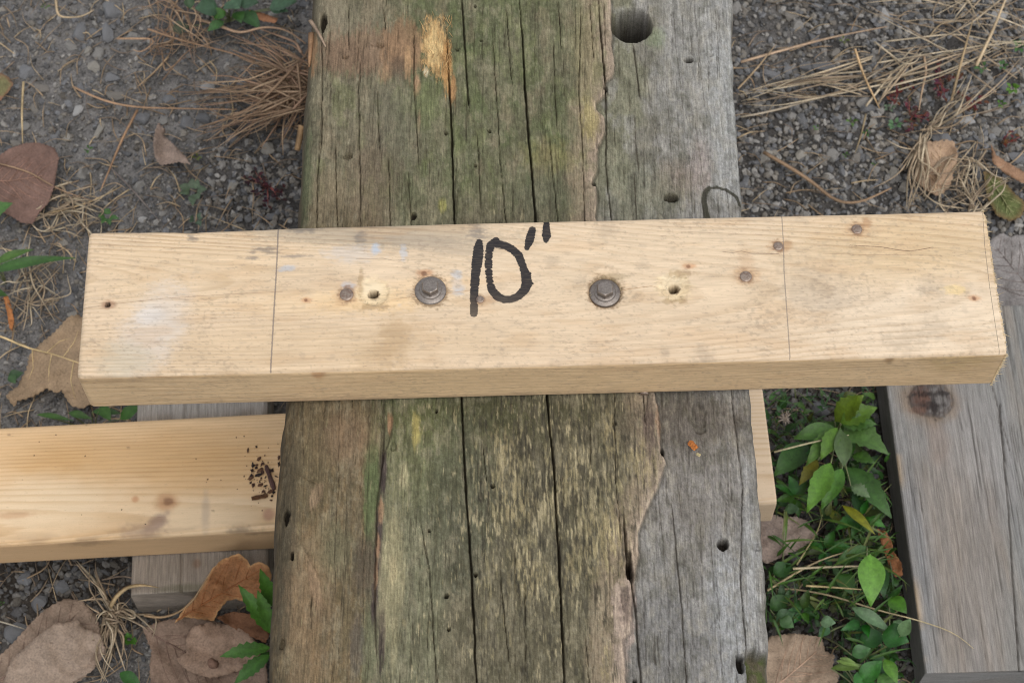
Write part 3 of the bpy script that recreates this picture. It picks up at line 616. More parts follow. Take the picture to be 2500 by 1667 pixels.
for (x, y, r) in [(1622, 855, 6), (1628, 862, 5), (1715, 860, 14), (1730, 880, 12), (1700, 880, 6), (1620, 870, 8), (1160, 800, 5), (1120, 700, 5), (1570, 650, 10), (1350, 640, 12), (2270, 700, 24), (2285, 800, 22), (2210, 830, 30), (1990, 690, 60), (1480, 560, 18), (1420, 690, 14)]:
    P(x, y, r * 1.5, r, (156, 138, 116), .34, .7, rough=.9, ns=.5, seed=x)
P(2330, 708, 26, 12, (232, 204, 150), .9, .3, rough=.4); P(2000, 735, 70, 26, (196, 176, 150), .5, .7, rough=.5, ns=2)
for (x, y, r) in [(747, 733, 5), (1680, 650, 6), (2378, 728, 6), (1035, 668, 8), (1460, 735, 6)]:
    P(x, y, r * 2.6, r * 1.2, (196, 142, 98), .7, .5, rough=.2); P(x, y, r * .8, r * .7, (120, 78, 54), .85, .4, rough=.2)
P(263, 744, 18, 10, (166, 126, 96), .8, .5, rough=.3); P(263, 744, 7, 6, (44, 32, 26), .95, .3, rough=.2)
# nails leave rust halos
NAILS = [(846, 719, 17), (1172, 731, 10), (1900, 601, 12), (2092, 560, 13.5), (1821, 675, 15)]
for (x, y, r) in NAILS:
    P(x + 3, y, r * 1.9, r * 1.35, (188, 146, 104), .55, .5, rough=.5, ns=.6, seed=x); P(x, y, r * 1.25, r * 1.2, (120, 88, 66), .7, .3, rough=.3, ns=.4)
P(2115, 545, 12, 12, (168, 120, 76), .6, .5, rough=.5); P(1922, 597, 12, 10, (176, 138, 98), .6, .5); P(1821, 640, 16, 34, (188, 150, 112), .4, .7, rough=.6)
P(1200, 731, 14, 8, (188, 150, 112), .6, .5)
# countersunk screw holes in fresher wood
for (x, y, r) in [(911, 712, 40), (1645, 700, 42)]:
    P(x, y, r * 1.0, r * .86, (222, 198, 156), .85, .25, rough=.2, ns=.8); P(x - 6, y - 14, r * .6, r * .45, (230, 210, 174), .7, .5, rough=.3)
    P(x, y, r * 1.12, r * .98, (176, 142, 98), .0, .1); P(x + 1, y + 6, 13, 12, (92, 70, 44), .95, .25, rough=.25, ns=.4)
for (x, y, rx, ry) in [(911, 750, 40, 8), (1645, 735, 34, 6), (1660, 668, 30, 8), (880, 690, 6, 26)]: P(x, y, rx, ry, (150, 118, 74), .5, .5, rough=.9, ns=.5, seed=x)
for (x, y, r) in [(1050, 711, 43), (1477, 713, 42)]: P(x, y, r * 1.04, r * .94, (140, 112, 82), .7, .12, rough=.15, ns=.5)
P(1495, 676, 34, 9, (150, 132, 96), .5, .5, rough=.8, ns=.4)
# front face: own warm tone, lightened against its shade, then stains (in its unrolled coordinates)
fm = (B.front & ~B.top).astype(float); S.mask(fm * 0.8, (208, 174, 128))
for (x, y, rx, ry, c, a) in [(800, 940, 300, 14, (160, 132, 100), .5), (300, 985, 200, 14, (164, 134, 98), .5), (1300, 905, 500, 12, (164, 136, 104), .5), (2180, 915, 12, 16, (132, 98, 60), .7), (775, 960, 16, 22, (168, 116, 72), .6), (335, 972, 9, 5, (70, 58, 48), .8), (1981, 931, 9, 4, (60, 50, 44), .8), (2350, 915, 80, 40, (188, 158, 108), .6), (1560, 920, 50, 5, (140, 104, 70), .6)]:
    q_ = B.front_local(x, y); dx_ = (B.X - q_[0]) / kx; dy_ = (B.Yf - q_[1]) / 0.00044
    m_ = (1 - sstep(.5, 1.5, np.sqrt((dx_ / rx) ** 2 + (dy_ / ry) ** 2) + .4 * fbm(dx_ / 20, dy_ / 8, 3, int(x)))) * a; S.mask(m_ * fm, c)
S.mask(sstep(.1, .5, fbm(ax / 110, ay / 26, 4, 260)) * .3, (196, 160, 118)); S.mask(sstep(.25, .55, fbm(ax / 9, ay / 4, 4, 261) + .3 * fbm(ax / 90, ay / 60, 2, 262)) * .3, (132, 116, 98))
S.T *= (1 + 0.09 * fbm(ax / 70, ay / 5, 5, 20) + 0.07 * fbm(ax / 160, ay / 40, 4, 21) + 0.07 * fbm(ax / 25, ay / 3, 3, 22) * (1 + fm))[:, None]
S.mask(sstep(.25, .6, fbm(ax / 24, ay / 9, 4, 23)) * .22, (150, 134, 116))
# soft arris grime along the front edge
ed = np.exp(-((B.Yf + B.w / 2 + 0.001) / 0.0022) ** 2); S.mask(ed * sstep(-.2, .5, fbm(ax / 60, ay / 6, 3, 25)) * .35, (150, 112, 70))
S.hf = None
# relief
def well(px, py, rpx, depth, a=.85, b=1.05, rough=.1, ns=.5):
    sel = S.window(px, py, rpx * 2); m = np.zeros(len(S.X)); m[sel] = 1 - sstep(a, b, S.dist(px, py, rpx, rpx * .88, 0, rough, ns, int(px), sel=sel)); B.disp -= depth * m * B.top; return m
well(911, 712, 40, .0011); well(911, 716, 12.5, .016, .6, 1.0, .12, .3); well(1645, 700, 41, .0009, .6, 1.1, .3, .4); well(1645, 703, 13, .016, .6, 1.0, .25, .3)
well(1050, 711, 43, .0006); well(1477, 713, 43, .0022, .9, 1.05, .12, .4); well(263, 744, 6, .008, .5, 1.0, .2, .3)
rag = (S.dist(1645, 700, 42, 38, 0, .2) < 1.05) * 1.0; B.disp += rag * .0007 * fbm(ax / 5, ay / 4, 3, 61) * B.top
rag = np.exp(-((S.dist(1477, 700, 50, 46, 0, 0) - 1) / .12) ** 2) * (ay > B.local(1477, 700)[1] / ky) ; B.disp += rag * .0008 * (fbm(ax / 4, ay / 4, 3, 62) + .6) * B.top
B.disp += 0.00035 * fbm(B.X * 8, B.Yf * 30, 3, 44)
wane = np.exp(-((B.X - B.local(500, 555)[0]) / (150 * kx)) ** 2) * np.clip(B.Ny, 0, 1); B.disp -= wane * (0.0016 + 0.0012 * fbm(B.X * 90, B.X * 0, 3, 45))
endl = np.clip(1 - (B.X - B.x0) / .0025, 0, 1); B.disp -= .0012 * endl ** 2
endr = np.clip(1 - (B.x1 - B.X) / .0015, 0, 1); B.dx += endr * .0009 * fbm(B.Yr * 900, B.Zr * 900, 3, 46); B.disp -= endr * .0003
# ink
ST = [[(1170, 591, 7), (1168, 606, 11), (1167.5, 620, 12), (1164, 645, 12), (1161, 668, 10), (1158.6, 698.6, 9.5), (1157, 734, 8.5), (1157, 766, 8)],
      [(1211, 587, 8), (1198, 598.6, 9), (1193.7, 620, 8), (1192.5, 645, 8.5), (1193.7, 668, 7.5), (1196, 690, 8), (1201, 707.5, 9), (1214, 723.6, 10), (1230, 731, 9), (1248, 731, 8.5), (1266, 723, 9), (1281, 707, 10.5), (1287, 691, 12), (1282, 666, 9.5), (1274.6, 645, 8.5), (1266.6, 623.6, 9), (1251, 609, 9), (1233.6, 600, 9), (1212, 595, 10)],
      [(1290, 672, 8), (1293, 668, 3)], [(1291, 690, 8), (1299, 692, 3)],
      [(1299.6, 561, 7.5), (1296, 575, 9.5), (1292.5, 588, 9.5), (1286.5, 606, 5)], [(1334.5, 540, 5.5), (1333.6, 559, 8), (1334.5, 575, 10), (1332.7, 588, 5)]]
ink = np.full(B.n * B.m, -9.0)
win = np.abs(B.X - B.local(1245, 650)[0]) < 130 * kx
for s_ in ST:
    for (x0_, y0_, r0_), (x1_, y1_, r1_) in zip(s_[:-1], s_[1:]):
        a = B.local(x0_, y0_); b = B.local(x1_, y1_)
        A_ = np.array([a[0] / kx, a[1] / kx]); B_ = np.array([b[0] / kx, b[1] / kx]); Q = np.stack([B.X[win] / kx, B.Yf[win] / kx], -1)
        ab = B_ - A_; t = np.clip(((Q - A_) @ ab) / (ab @ ab), 0, 1); dd = np.linalg.norm(Q - A_ - t[:, None] * ab, axis=1)
        ink[win] = np.maximum(ink[win], (r0_ + (r1_ - r0_) * t + 1.4) - dd)
for (x0_, x1_, y_, dp_) in [(1140, 1182, 657, 8), (1140, 1182, 677, 5), (1140, 1182, 702, 6), (1140, 1182, 740, 10), (1180, 1206, 617, 7), (1180, 1206, 633, 11), (1180, 1206, 657, 12), (1180, 1206, 674, 8), (1180, 1206, 682, 7), (1180, 1212, 692, 8), (1262, 1300, 654, 5)]:
    a = B.local(x0_, y_); b = B.local(x1_, y_); ink -= .5 * dp_ * np.exp(-((B.Yf - a[1]) / (1.2 * ky)) ** 2) * ((B.X > a[0]) & (B.X < b[0]))
ink = np.where(B.top, ink, -9) * 0.22         # about millimetres
den = 0.99 - 0.12 * sstep(B.local(1200, 700)[1], B.local(1200, 770)[1], B.Yf)
def xline(pts, y0, y1):
    w = np.array([B.local(a, b) for a, b in pts]); i = np.argsort(w[:, 1])
    return (B.X - np.interp(B.Yf, w[i, 1], w[i, 0])) * 1000 + 999 * (1 - B.top)
def yline(pts):
    w = np.array([B.local(a, b) for a, b in pts]); i = np.argsort(w[:, 0]); w = w[i]
    off = (B.Yf - np.interp(B.X, w[:, 0], w[:, 1])) * 1000
    out = np.maximum(0, np.maximum(w[0, 0] - B.X, B.X - w[-1, 0])) * 1000
    return np.where(off >= 0, off + out, off - out) + 999 * (1 - B.top)
LN = {'p1': xline([(680, 540), (676, 640), (669, 760), (660, 915)], 0, 0), 'p2': xline([(1907, 500), (1913, 600), (1914, 660), (1921, 760), (1930, 890)], 0, 0), 'p3': xline([(2398, 500), (2404, 600), (2416, 700), (2431, 800), (2442, 870)], 0, 0),
      'c1': yline([(180, 757), (261, 744), (400, 729), (550, 719), (690, 712)]), 'c2': yline([(2075, 599), (2150, 603), (2190, 610), (2215, 613), (2240, 611), (2272, 605)]), 'c3': yline([(1765, 615), (1790, 617), (1810, 613), (1835, 619), (1900, 620)]),
      'c4': yline([(955, 732), (1000, 726), (1010, 719), (1100, 715), (1150, 709)]), 'c5': yline([(2010, 619), (2100, 622), (2300, 624)]), 'c6': yline([(870, 632), (935, 631), (960, 636), (990, 634)]), 'c7': yline([(1515, 708), (1590, 698), (1600, 700)])}
M_PINE = planed_wood('planed pine with marker', [('p1', .62, (98, 90, 88), .66, .8), ('p2', .46, (110, 100, 94), .6, .7), ('p3', .26, (100, 88, 78), .7, .5), ('c1', .2, (128, 96, 68), .55, .25), ('c2', .34, (104, 78, 56), .75, .5), ('c3', .25, (112, 92, 74), .7, .3), ('c4', .2, (170, 124, 82), .7, .2), ('c5', .2, (128, 100, 72), .6, .3), ('c6', .25, (120, 104, 88), .6, .3), ('c7', .25, (160, 120, 76), .7, .2)], ink=True, ring_dark=.6, fibre=.17)
ramp_amp = 0.55 + 0.45 * sstep(B.local(1200, 640)[1], B.local(1200, 560)[1], B.Yf); ramp_amp = np.where(B.front & ~B.top, .7, ramp_amp) * (.55 + .5 * fbm(ax / 120, ay / 30, 3, 24) + .15)
ramp_amp = ramp_amp * (1 - .45 * np.exp(-((B.X - B.local(1250, 700)[0]) / .1) ** 2))
mb_loc = B.o + np.array([0, 0, -B.t])
top_board = empty('marked_board', mb_loc, 'short light pine board marked 10" in black, laid across the mossy beam', 'board')
pine = B.build('plank', M_PINE, top_board, dict(tint=np.clip(S.T, 0, 1), lc=B.lc(), ring=ring, ringamp=ramp_amp, ink=ink, inkden=den, **LN))
tag(pine, 'light pine wood with handwritten 10" and pencil lines')
UB = B
def on_board(px, py, dz=0): return at(px, py, Z_BOARD + dz)
def placed(V, c, rot=0.0):
    V = np.asarray(V, float); s_, c_ = math.sin(rot), math.cos(rot)
    return np.stack([V[:, 0] * c_ - V[:, 1] * s_, V[:, 0] * s_ + V[:, 1] * c_, V[:, 2]], -1) + np.asarray(c)
def hexa(r, z, n=6, rot=0): return [(r * math.cos(rot + 2 * math.pi * k / n), r * math.sin(rot + 2 * math.pi * k / n), z) for k in range(n)]
def make_bolt(px, py, sink, rot):
    c = on_board(px, py); c = c + np.array([0, 0, -sink])
    V, F = lathe([(0.0060, .0013), (0.0064, .0012), (0.0078, .0009), (0.0084, .0006), (0.0086, .0), (0.0086, -.0012)], 40)
    wsh = part('washer', placed(V, c), F, M_STEEL, top_board)
    V, F = lathe([(0.0050, .0022), (0.0057, .0020), (0.0060, .0015), (0.0061, .0006)], 36)
    flg = part('flange', placed(V, c), F, M_STEEL, top_board, parent=wsh)
    r = 0.0048; rings_ = [hexa(r, .0012, 6, rot), hexa(r, .0052, 6, rot), hexa(r * .94, .0058, 6, rot)]
    V = [p for rg in rings_ for p in rg]; F = []
    for i in range(2):
        for k in range(6): F.append([i * 6 + k, i * 6 + (k + 1) % 6, (i + 1) * 6 + (k + 1) % 6, (i + 1) * 6 + k])
    n0 = len(V); V += [(r * .80 * math.cos(2 * math.pi * k / 24), r * .80 * math.sin(2 * math.pi * k / 24), .0061) for k in range(24)]
    # ring between hexagon and round face
    for k in range(24):
        h0 = int(((2 * math.pi * k / 24 - rot) % (2 * math.pi)) / (math.pi / 3)); h1 = int(((2 * math.pi * ((k + 1) % 24) / 24 - rot) % (2 * math.pi)) / (math.pi / 3))
        F.append([12 + h0, n0 + (k + 1) % 24, n0 + k]) if h0 == h1 else F.append([12 + h0, 12 + h1, n0 + (k + 1) % 24, n0 + k])
    F.append(list(range(n0, n0 + 24)))
    n1 = len(V); V += [(r * .62 * math.cos(2 * math.pi * k / 24), r * .62 * math.sin(2 * math.pi * k / 24), .0062) for k in range(24)]; F.append(list(range(n1, n1 + 24)))
    F = [f[::-1] if False else f for f in F]
    part('hex_head', placed(V, c), F, M_STEEL, top_board, parent=wsh, smooth=False)
    return wsh
tag(make_bolt(1051, 709, 0.0004, 0.55), 'hex bolt with washer left of the number'); tag(make_bolt(1477, 712, 0.0018, 0.5), 'hex bolt sunk into torn wood right of the number')
for (x, y, r) in NAILS:
    V, F = lathe([(r * kx * .7, .0004), (r * kx * .88, .00035), (r * kx * .98, .0001), (r * kx, -.0006)], 20)
    V = V + np.array([0, 0, 1]) * (0.0001 * np.sin(V[:, :1] * 4000))
    part('nail', placed(V, on_board(x, y, .0001)), F, M_NAIL, top_board)
fp = UB.front_local(1570, 917); cpt = UB.o + fp[0] * UB.u + (-UB.w / 2) * UB.v + np.array([0, 0, fp[1] + UB.w / 2])
V, F = lathe([(.0014, .0006), (.0021, .0004), (.0025, .0001), (.0026, -.0005)], 18)
V = np.stack([V[:, 0], -V[:, 2], V[:, 1]], -1); part('nail', V + cpt, F, M_NAIL, top_board)
# ragged saw fibres along the right end
def fibres(name, anchors, dirs, lens, wid, col, mat, root):
    V = []; F = []; C = []
    for a, d_, L in zip(anchors, dirs, lens):
        d_ = d_ / np.linalg.norm(d_); s_ = np.cross(d_, [0.3, 0.2, 1]); s_ /= np.linalg.norm(s_); n0 = len(V)
        up_ = np.cross(s_, d_)
        for (t, w_) in ((0, 1), (.55, .8), (1, .15)):
            p = a + d_ * L * t + up_ * L * .18 * t * t * random.uniform(-1, 1)
            V += [p - s_ * wid * w_, p + up_ * wid * w_, p + s_ * wid * w_]
        for k in range(2):
            for j in range(3): F.append([n0 + k * 3 + j, n0 + k * 3 + (j + 1) % 3, n0 + k * 3 + 3 + (j + 1) % 3, n0 + k * 3 + 3 + j])
        C += [np.clip(lin(col) * random.uniform(.7, 1.15), 0, 1)] * 9
    o = part(name, np.array(V), F, mat, root, {'col': np.array(C)}); o['kind'] = 'stuff'; return o
an, di, le = [], [], []
for k in range(330):
    f_ = random.random(); zz = 0 if f_ < .62 else -random.random() * UB.t; yy = (random.random() ** .8 - .5) * UB.w * .98 if zz == 0 else -UB.w / 2
    an.append(UB.o + (UB.x1 - .0006) * UB.u + yy * UB.v + np.array([0, 0, zz - .0003])); di.append(UB.u * 1.0 + UB.v * random.uniform(-.5, .5) + np.array([0, 0, random.uniform(-.2, .45)])); le.append(random.uniform(.0006, .0022) * (1 if random.random() < .93 else 2.2))
fibres('sawn_fibres', an, di, le, .00016, (224, 198, 152), M_STRAW, top_board)
an, di, le = [], [], []
for k in range(70):
    a_ = random.uniform(.1, math.pi * .9) if random.random() < .8 else random.uniform(-.4, 3.5); c_ = on_board(1477, 712, .0003); an.append(c_ + .0088 * np.array([math.cos(a_), math.sin(a_), 0])); di.append(np.array([-math.cos(a_) * .3 + random.uniform(-.6, .6), -math.sin(a_) * .3 + random.uniform(-.3, .5), random.uniform(.2, .8)])); le.append(random.uniform(.0008, .002))
for k in range(34):
    a_ = random.uniform(0, 6.28); c_ = on_board(1645, 702, .0002); q_ = random.uniform(.0035, .0085); an.append(c_ + q_ * np.array([math.cos(a_), math.sin(a_), -.03])); di.append(np.array([random.uniform(-1, 1), random.uniform(-.3, .3), random.uniform(.05, .4)])); le.append(random.uniform(.001, .003))
for k in range(16):
    a_ = random.uniform(3.3, 6.1); c_ = on_board(911, 713, .0); an.append(c_ + .0075 * np.array([math.cos(a_), math.sin(a_), 0])); di.append(np.array([random.uniform(-1, 1), random.uniform(-.2, .6), random.uniform(.1, .5)])); le.append(random.uniform(.001, .0026))
fibres('torn_fibres', an, di, le, .00012, (206, 186, 146), M_STRAW, top_board)

# ================================================================== LOWER BOARD, BLOCK, SIDE PLANK
L = Board([(0, 1040), (1858, 940), (1897, 1228), (0, 1330)], Z_LOW, 0.089, 0.038, 0.005, 0.0011, 84, 26, left=0.22)
kx2 = (L.local(400, 1180) - L.local(300, 1180))[0] / 100; ky2 = (L.local(350, 1130) - L.local(350, 1230))[1] / 100
S2 = Surf(L.X, L.Yf, (222, 185, 138), lambda a, b: L.local(a, b), (kx2, ky2)); P = S2.paint
bx_, by_ = L.X / kx2, L.Yf / ky2
for (x, y, rx, ry, a) in [(300, 1110, 330, 50, .55), (150, 1130, 90, 30, .5), (520, 1150, 160, 50, .5), (250, 1180, 60, 20, .4)]: P(x, y, rx, ry, (206, 160, 100), a, .7, rough=.6, ns=2.5, st=(3, .8), seed=x)
P(100, 1230, 200, 60, (232, 206, 168), .7, .7, rough=.4, ns=3); P(500, 1260, 200, 50, (228, 202, 164), .6, .7, rough=.4, ns=3)
P(405, 1226, 26, 20, (190, 142, 98), .8, .5, rough=.4); P(410, 1224, 12, 9, (140, 100, 70), .85, .4, rough=.4, ns=.5)
P(380, 1278, 36, 16, (150, 122, 106), .8, .5, ang=-38, rough=.5, ns=.8); P(340, 1300, 50, 22, (170, 140, 112), .6, .6, rough=.8, ns=.7); P(330, 1218, 8, 7, (200, 142, 96), .8, .5); P(655, 1256, 14, 14, (186, 142, 116), .8, .5)
P(502, 1250, 9, 46, (178, 156, 134), .55, .6, rough=.5); P(590, 1300, 40, 14, (150, 130, 104), .6, .5, rough=.9, ns=.5); P(20, 1258, 60, 7, (196, 150, 108), .6, .6, rough=.5)
for (x, y) in [(210, 1036), (520, 1246), (22, 1061), (313, 1092)]: P(x, y, 3, 2.4, (120, 90, 66), .6, .5, rough=.3)
fm2 = (L.front & ~L.top).astype(float); S2.mask(fm2 * .7, (196, 160, 118))
for (x, y, rx, ry) in [(360, 1325, 34, 7), (200, 1345, 60, 12), (640, 1340, 60, 9), (560, 1318, 40, 8)]:
    q_ = L.front_local(x, y); dx_ = (L.X - q_[0]) / kx2; dy_ = (L.Yf - q_[1]) / .0007; S2.mask((1 - sstep(.4, 1.5, np.sqrt((dx_ / rx) ** 2 + (dy_ / ry) ** 2) + .4 * fbm(dx_ / 15, dy_ / 8, 3, x))) * fm2 * .6, (128, 104, 78))
S2.mask(np.exp(-((L.Yf + L.w / 2) / .006) ** 2) * sstep(-.1, .5, fbm(bx_ / 60, by_ / 10, 4, 26)) * .45, (136, 114, 90))
pr = sstep(L.local(1700, 1100)[0], L.local(1800, 1100)[0], L.X); S2.mask(pr * .7, (206, 186, 160))
S2.T *= (1 + .07 * fbm(bx_ / 80, by_ / 8, 4, 27))[:, None]
L.disp += .0003 * fbm(L.X * 8, L.Yf * 30, 3, 28)
ringL = L.rings(0.05 + .02 * (L.X - L.x0), -0.034 + 0 * L.X, .0019, .12, 29)
M_PINE2 = planed_wood('planed fir', [], ring_dark=.74, fibre=.08)
low = empty('support_board', L.o + np.array([0, 0, -L.t]), 'long warm pine board under the mossy log, sprinkled with bark crumbs', 'board')
L.build('plank', M_PINE2, low, dict(tint=np.clip(S2.T, 0, 1), lc=L.lc(), ring=ringL, ringamp=np.full(L.n * L.m, .7)))

def grey_board(name, b, base, streaks, label, cat, mat, extra=None):
    Sx = Surf(-b.Yf, b.X, base, lambda a, c: np.array([-b.local(a, c)[1], b.local(a, c)[0]]), (.00031, .00035))
    for sd, (amp, c) in enumerate(streaks): Sx.mask(sstep(.0, .5, fbm(b.X * 9, b.Yf * 110, 4, 140 + sd * 7)) * amp, c)
    if extra: extra(Sx, b)
    Sx.T *= (1 + .16 * fbm(b.X * 30, b.Yf * 420, 4, 150) + .1 * fbm(b.X * 14, b.Yf * 40, 3, 151))[:, None]
    b.disp += .0003 * fbm(b.X * 10, b.Yf * 500, 3, 152) + .0005 * fbm(b.X * 12, b.Yf * 30, 3, 153)
    r = empty(name, b.o + np.array([0, 0, -b.t]), label, cat)
    b.build('plank', mat, r, dict(tint=np.clip(Sx.T, 0, 1), lc=b.lc())); return r
M_GREY = weathered_wood('silvered plank', 60, 1100, 0.4, 0.8, 0.4)
K = Board([(318, 1442), (346, 985), (642, 985), (654, 1442)], Z_BLOCK, np.linalg.norm(at(654, 1442, Z_BLOCK) - at(318, 1442, Z_BLOCK)), .042, .0035, .0014, 70, 8, right=.06)
def kx_(S_, b):
    S_.paint(470, 1400, 150, 40, (132, 120, 106), .5, .6, rough=.5, ns=2); S_.paint(440, 1436, 60, 8, (92, 88, 66), .6, .6, rough=.6); S_.paint(500, 992, 200, 20, (172, 168, 162), .6, .6)
    S_.paint(480, 1375, 9, 9, (124, 96, 76), .7, .5)
    w = b.local(444, 1400)[1]; b.disp -= .003 * np.exp(-((b.Yf - w) / .0006) ** 2) * b.top
grey_board('support_block', K, (150, 138, 124), [(.5, (120, 108, 96)), (.4, (168, 160, 150))], 'short weathered grey block lying crosswise under the warm pine board', 'wood block', M_GREY, kx_)
zp = .037
Nw, Fw = at(2259, 1643, zp), at(2139, 757, zp); uu = (Fw - Nw) / np.linalg.norm(Fw - Nw); vv = np.array([-uu[1], uu[0], 0])
Q = Board(None, zp, .14, .036, .002, .0011, 230, 12, world=[Nw, Fw, Fw - vv * .14, Nw - vv * .14])
def qx_(S_, b):
    # wood swings round the knot
    S_.paint(2330, 1250, 90, 420, (138, 124, 112), .45, .6, rough=.5, ns=5, st=(.5, 3)); S_.paint(2225, 1350, 40, 300, (132, 132, 132), .6, .6, rough=.5, ns=4, st=(.4, 3)); S_.paint(2250, 1060, 90, 60, (136, 134, 130), .6, .6, rough=.5, ns=3)
    S_.paint(2400, 1080, 90, 140, (146, 142, 138), .6, .6, rough=.5, ns=3); S_.paint(2290, 1080, 24, 60, (140, 118, 102), .4, .6, rough=.5, ns=2)
    S_.paint(2268, 978, 66, 52, (132, 112, 92), .8, .35, rough=.2); k = S_.paint(2271, 975, 51, 40, (84, 76, 72), .95, .12, rough=.15)
    S_.paint(2250, 972, 20, 24, (108, 76, 62), .7, .6, rough=1.0, ns=.5); S_.paint(2296, 978, 22, 30, (120, 116, 112), .7, .5, rough=1.2, ns=.3); S_.paint(2262, 962, 40, 6, (40, 34, 32), .7, .5, rough=1.2, ns=.3); S_.paint(2280, 990, 7, 24, (44, 38, 36), .7, .5, rough=1.2, ns=.3); S_.paint(2305, 960, 12, 6, (46, 40, 38), .7, .5, rough=1., ns=.3); S_.paint(2270, 990, 30, 10, (48, 42, 40), .7, .5, rough=1.0, ns=.35); S_.paint(2240, 1000, 20, 8, (112, 84, 70), .6, .5, rough=.8, ns=.4)
    b.disp += k * .0009 * fbm(b.X * 420, b.Yf * 420, 3, 160) * b.top; b.disp -= .0012 * b.top * np.exp(-((S_.dist(2271, 975, 51, 40, 0, .12) - 1) / .06) ** 2)
    for pts, hw, dp in [([(2440, 985), (2462, 1250), (2478, 1500), (2488, 1642)], .0006, .004), ([(2405, 880), (2440, 1010), (2465, 1100)], .0004, .0015), ([(2448, 760), (2480, 960), (2500, 1100)], .0004, .0015), ([(2390, 1480), (2410, 1640)], .0003, .001)]:
        w = np.array([b.local(p_, q_) for p_, q_ in pts]); w = w[np.argsort(w[:, 0])]; yc_ = np.interp(b.X, w[:, 0], w[:, 1]) + .0004 * fbm(b.X * 90, b.X * 0, 2, 161)
        m = np.clip(1 - np.abs(b.Yf - yc_) / hw, 0, 1) * b.top * (b.X > w[0, 0]) * (b.X < w[-1, 0]); b.disp -= dp * m; S_.mask(m * .7, (70, 58, 48))
    rq = np.random.default_rng(17)
    for _ in range(70):
        x0 = rq.uniform(b.x0, b.x1); L_ = rq.uniform(.015, .09); y0 = rq.uniform(-b.w / 2, b.w / 2); yy = y0 + rq.normal(0, .0006) * (b.X - x0) / L_ + .0005 * fbm(b.X * 70, b.X * 0 + _, 2, _)
        tt = (b.X - x0) / L_; m = np.clip(1 - np.abs(b.Yf - yy) / rq.uniform(.0004, .0007), 0, 1) * b.top * np.clip(np.minimum(tt, 1 - tt) * 6, 0, 1); b.disp -= .0008 * m; S_.mask(m * .6, (66, 60, 54))
    S_.mask(np.exp(-((b.Yf - b.w / 2) / .0035) ** 2) * sstep(.0, .5, fbm(b.X * 40, b.Yf * 0, 3, 163)) * .6 * b.top, (190, 160, 120))
grey_board('side_plank', Q, (130, 128, 123), [(.45, (144, 131, 116)), (.45, (108, 110, 112)), (.35, (150, 148, 144))], 'wide silver-grey plank with a dark knot, lying beside the green weeds', 'plank', M_GREY, qx_)

# ================================================================== STONES AND GRAVEL
def inside(x, y, b, grow=0.0):
    p = np.stack([x - b.o[0], y - b.o[1]], -1); a = p @ b.u[:2]; c = p @ b.v[:2]
    return (a > b.x0 - grow) & (a < b.x1 + grow) & (np.abs(c) < b.w / 2 + grow)
def stone_shape(sub, cuts, seed):
    r = np.random.default_rng(seed); bm = bmesh.new(); bmesh.ops.create_icosphere(bm, subdivisions=sub, radius=1.0)
    V = np.array([v.co[:] for v in bm.verts]); F = [[v.index for v in f.verts] for f in bm.faces]; bm.free()
    for _ in range(cuts):
        n = r.normal(size=3); n /= np.linalg.norm(n); d_ = r.uniform(.45, .8); V = V - np.clip(V @ n - d_, 0, None)[:, None] * n
    V *= (1 + .06 * r.normal(size=(len(V), 1))); return V, F
def rand_rot(r):
    q_ = r.normal(size=4); q_ /= np.linalg.norm(q_); w, x, y, z = q_
    return np.array([[1 - 2 * (y * y + z * z), 2 * (x * y - z * w), 2 * (x * z + y * w)], [2 * (x * y + z * w), 1 - 2 * (x * x + z * z), 2 * (y * z - x * w)], [2 * (x * z - y * w), 2 * (y * z + x * w), 1 - 2 * (x * x + y * y)]])
SC_ = [(112, 112, 113), (128, 125, 120), (102, 102, 103), (136, 131, 122), (116, 111, 104), (150, 148, 145)]
SMESH = []
for i in range(12):
    V, F = stone_shape(2, 9, 300 + i); SMESH.append(new_mesh('stone', V, F, M_STONE, {'col': np.tile(lin(SC_[i % 6]), (len(V), 1))}, smooth=False))
def c1(x, y): return (x / 2.8, y / 2.8)
def c4(x, y): return (1780 + x / 2.8, y / 2.8)
def c8(x, y): return (x / 2.218, 960 + y / 2.218)
def c9(x, y): return (1820 + x / 2.157, 940 + y / 2.157)
def c5(x, y): return (x / 2.613, 500 + y / 2.613)
def c7(x, y): return (1600 + x / 2.613, 480 + y / 2.613)
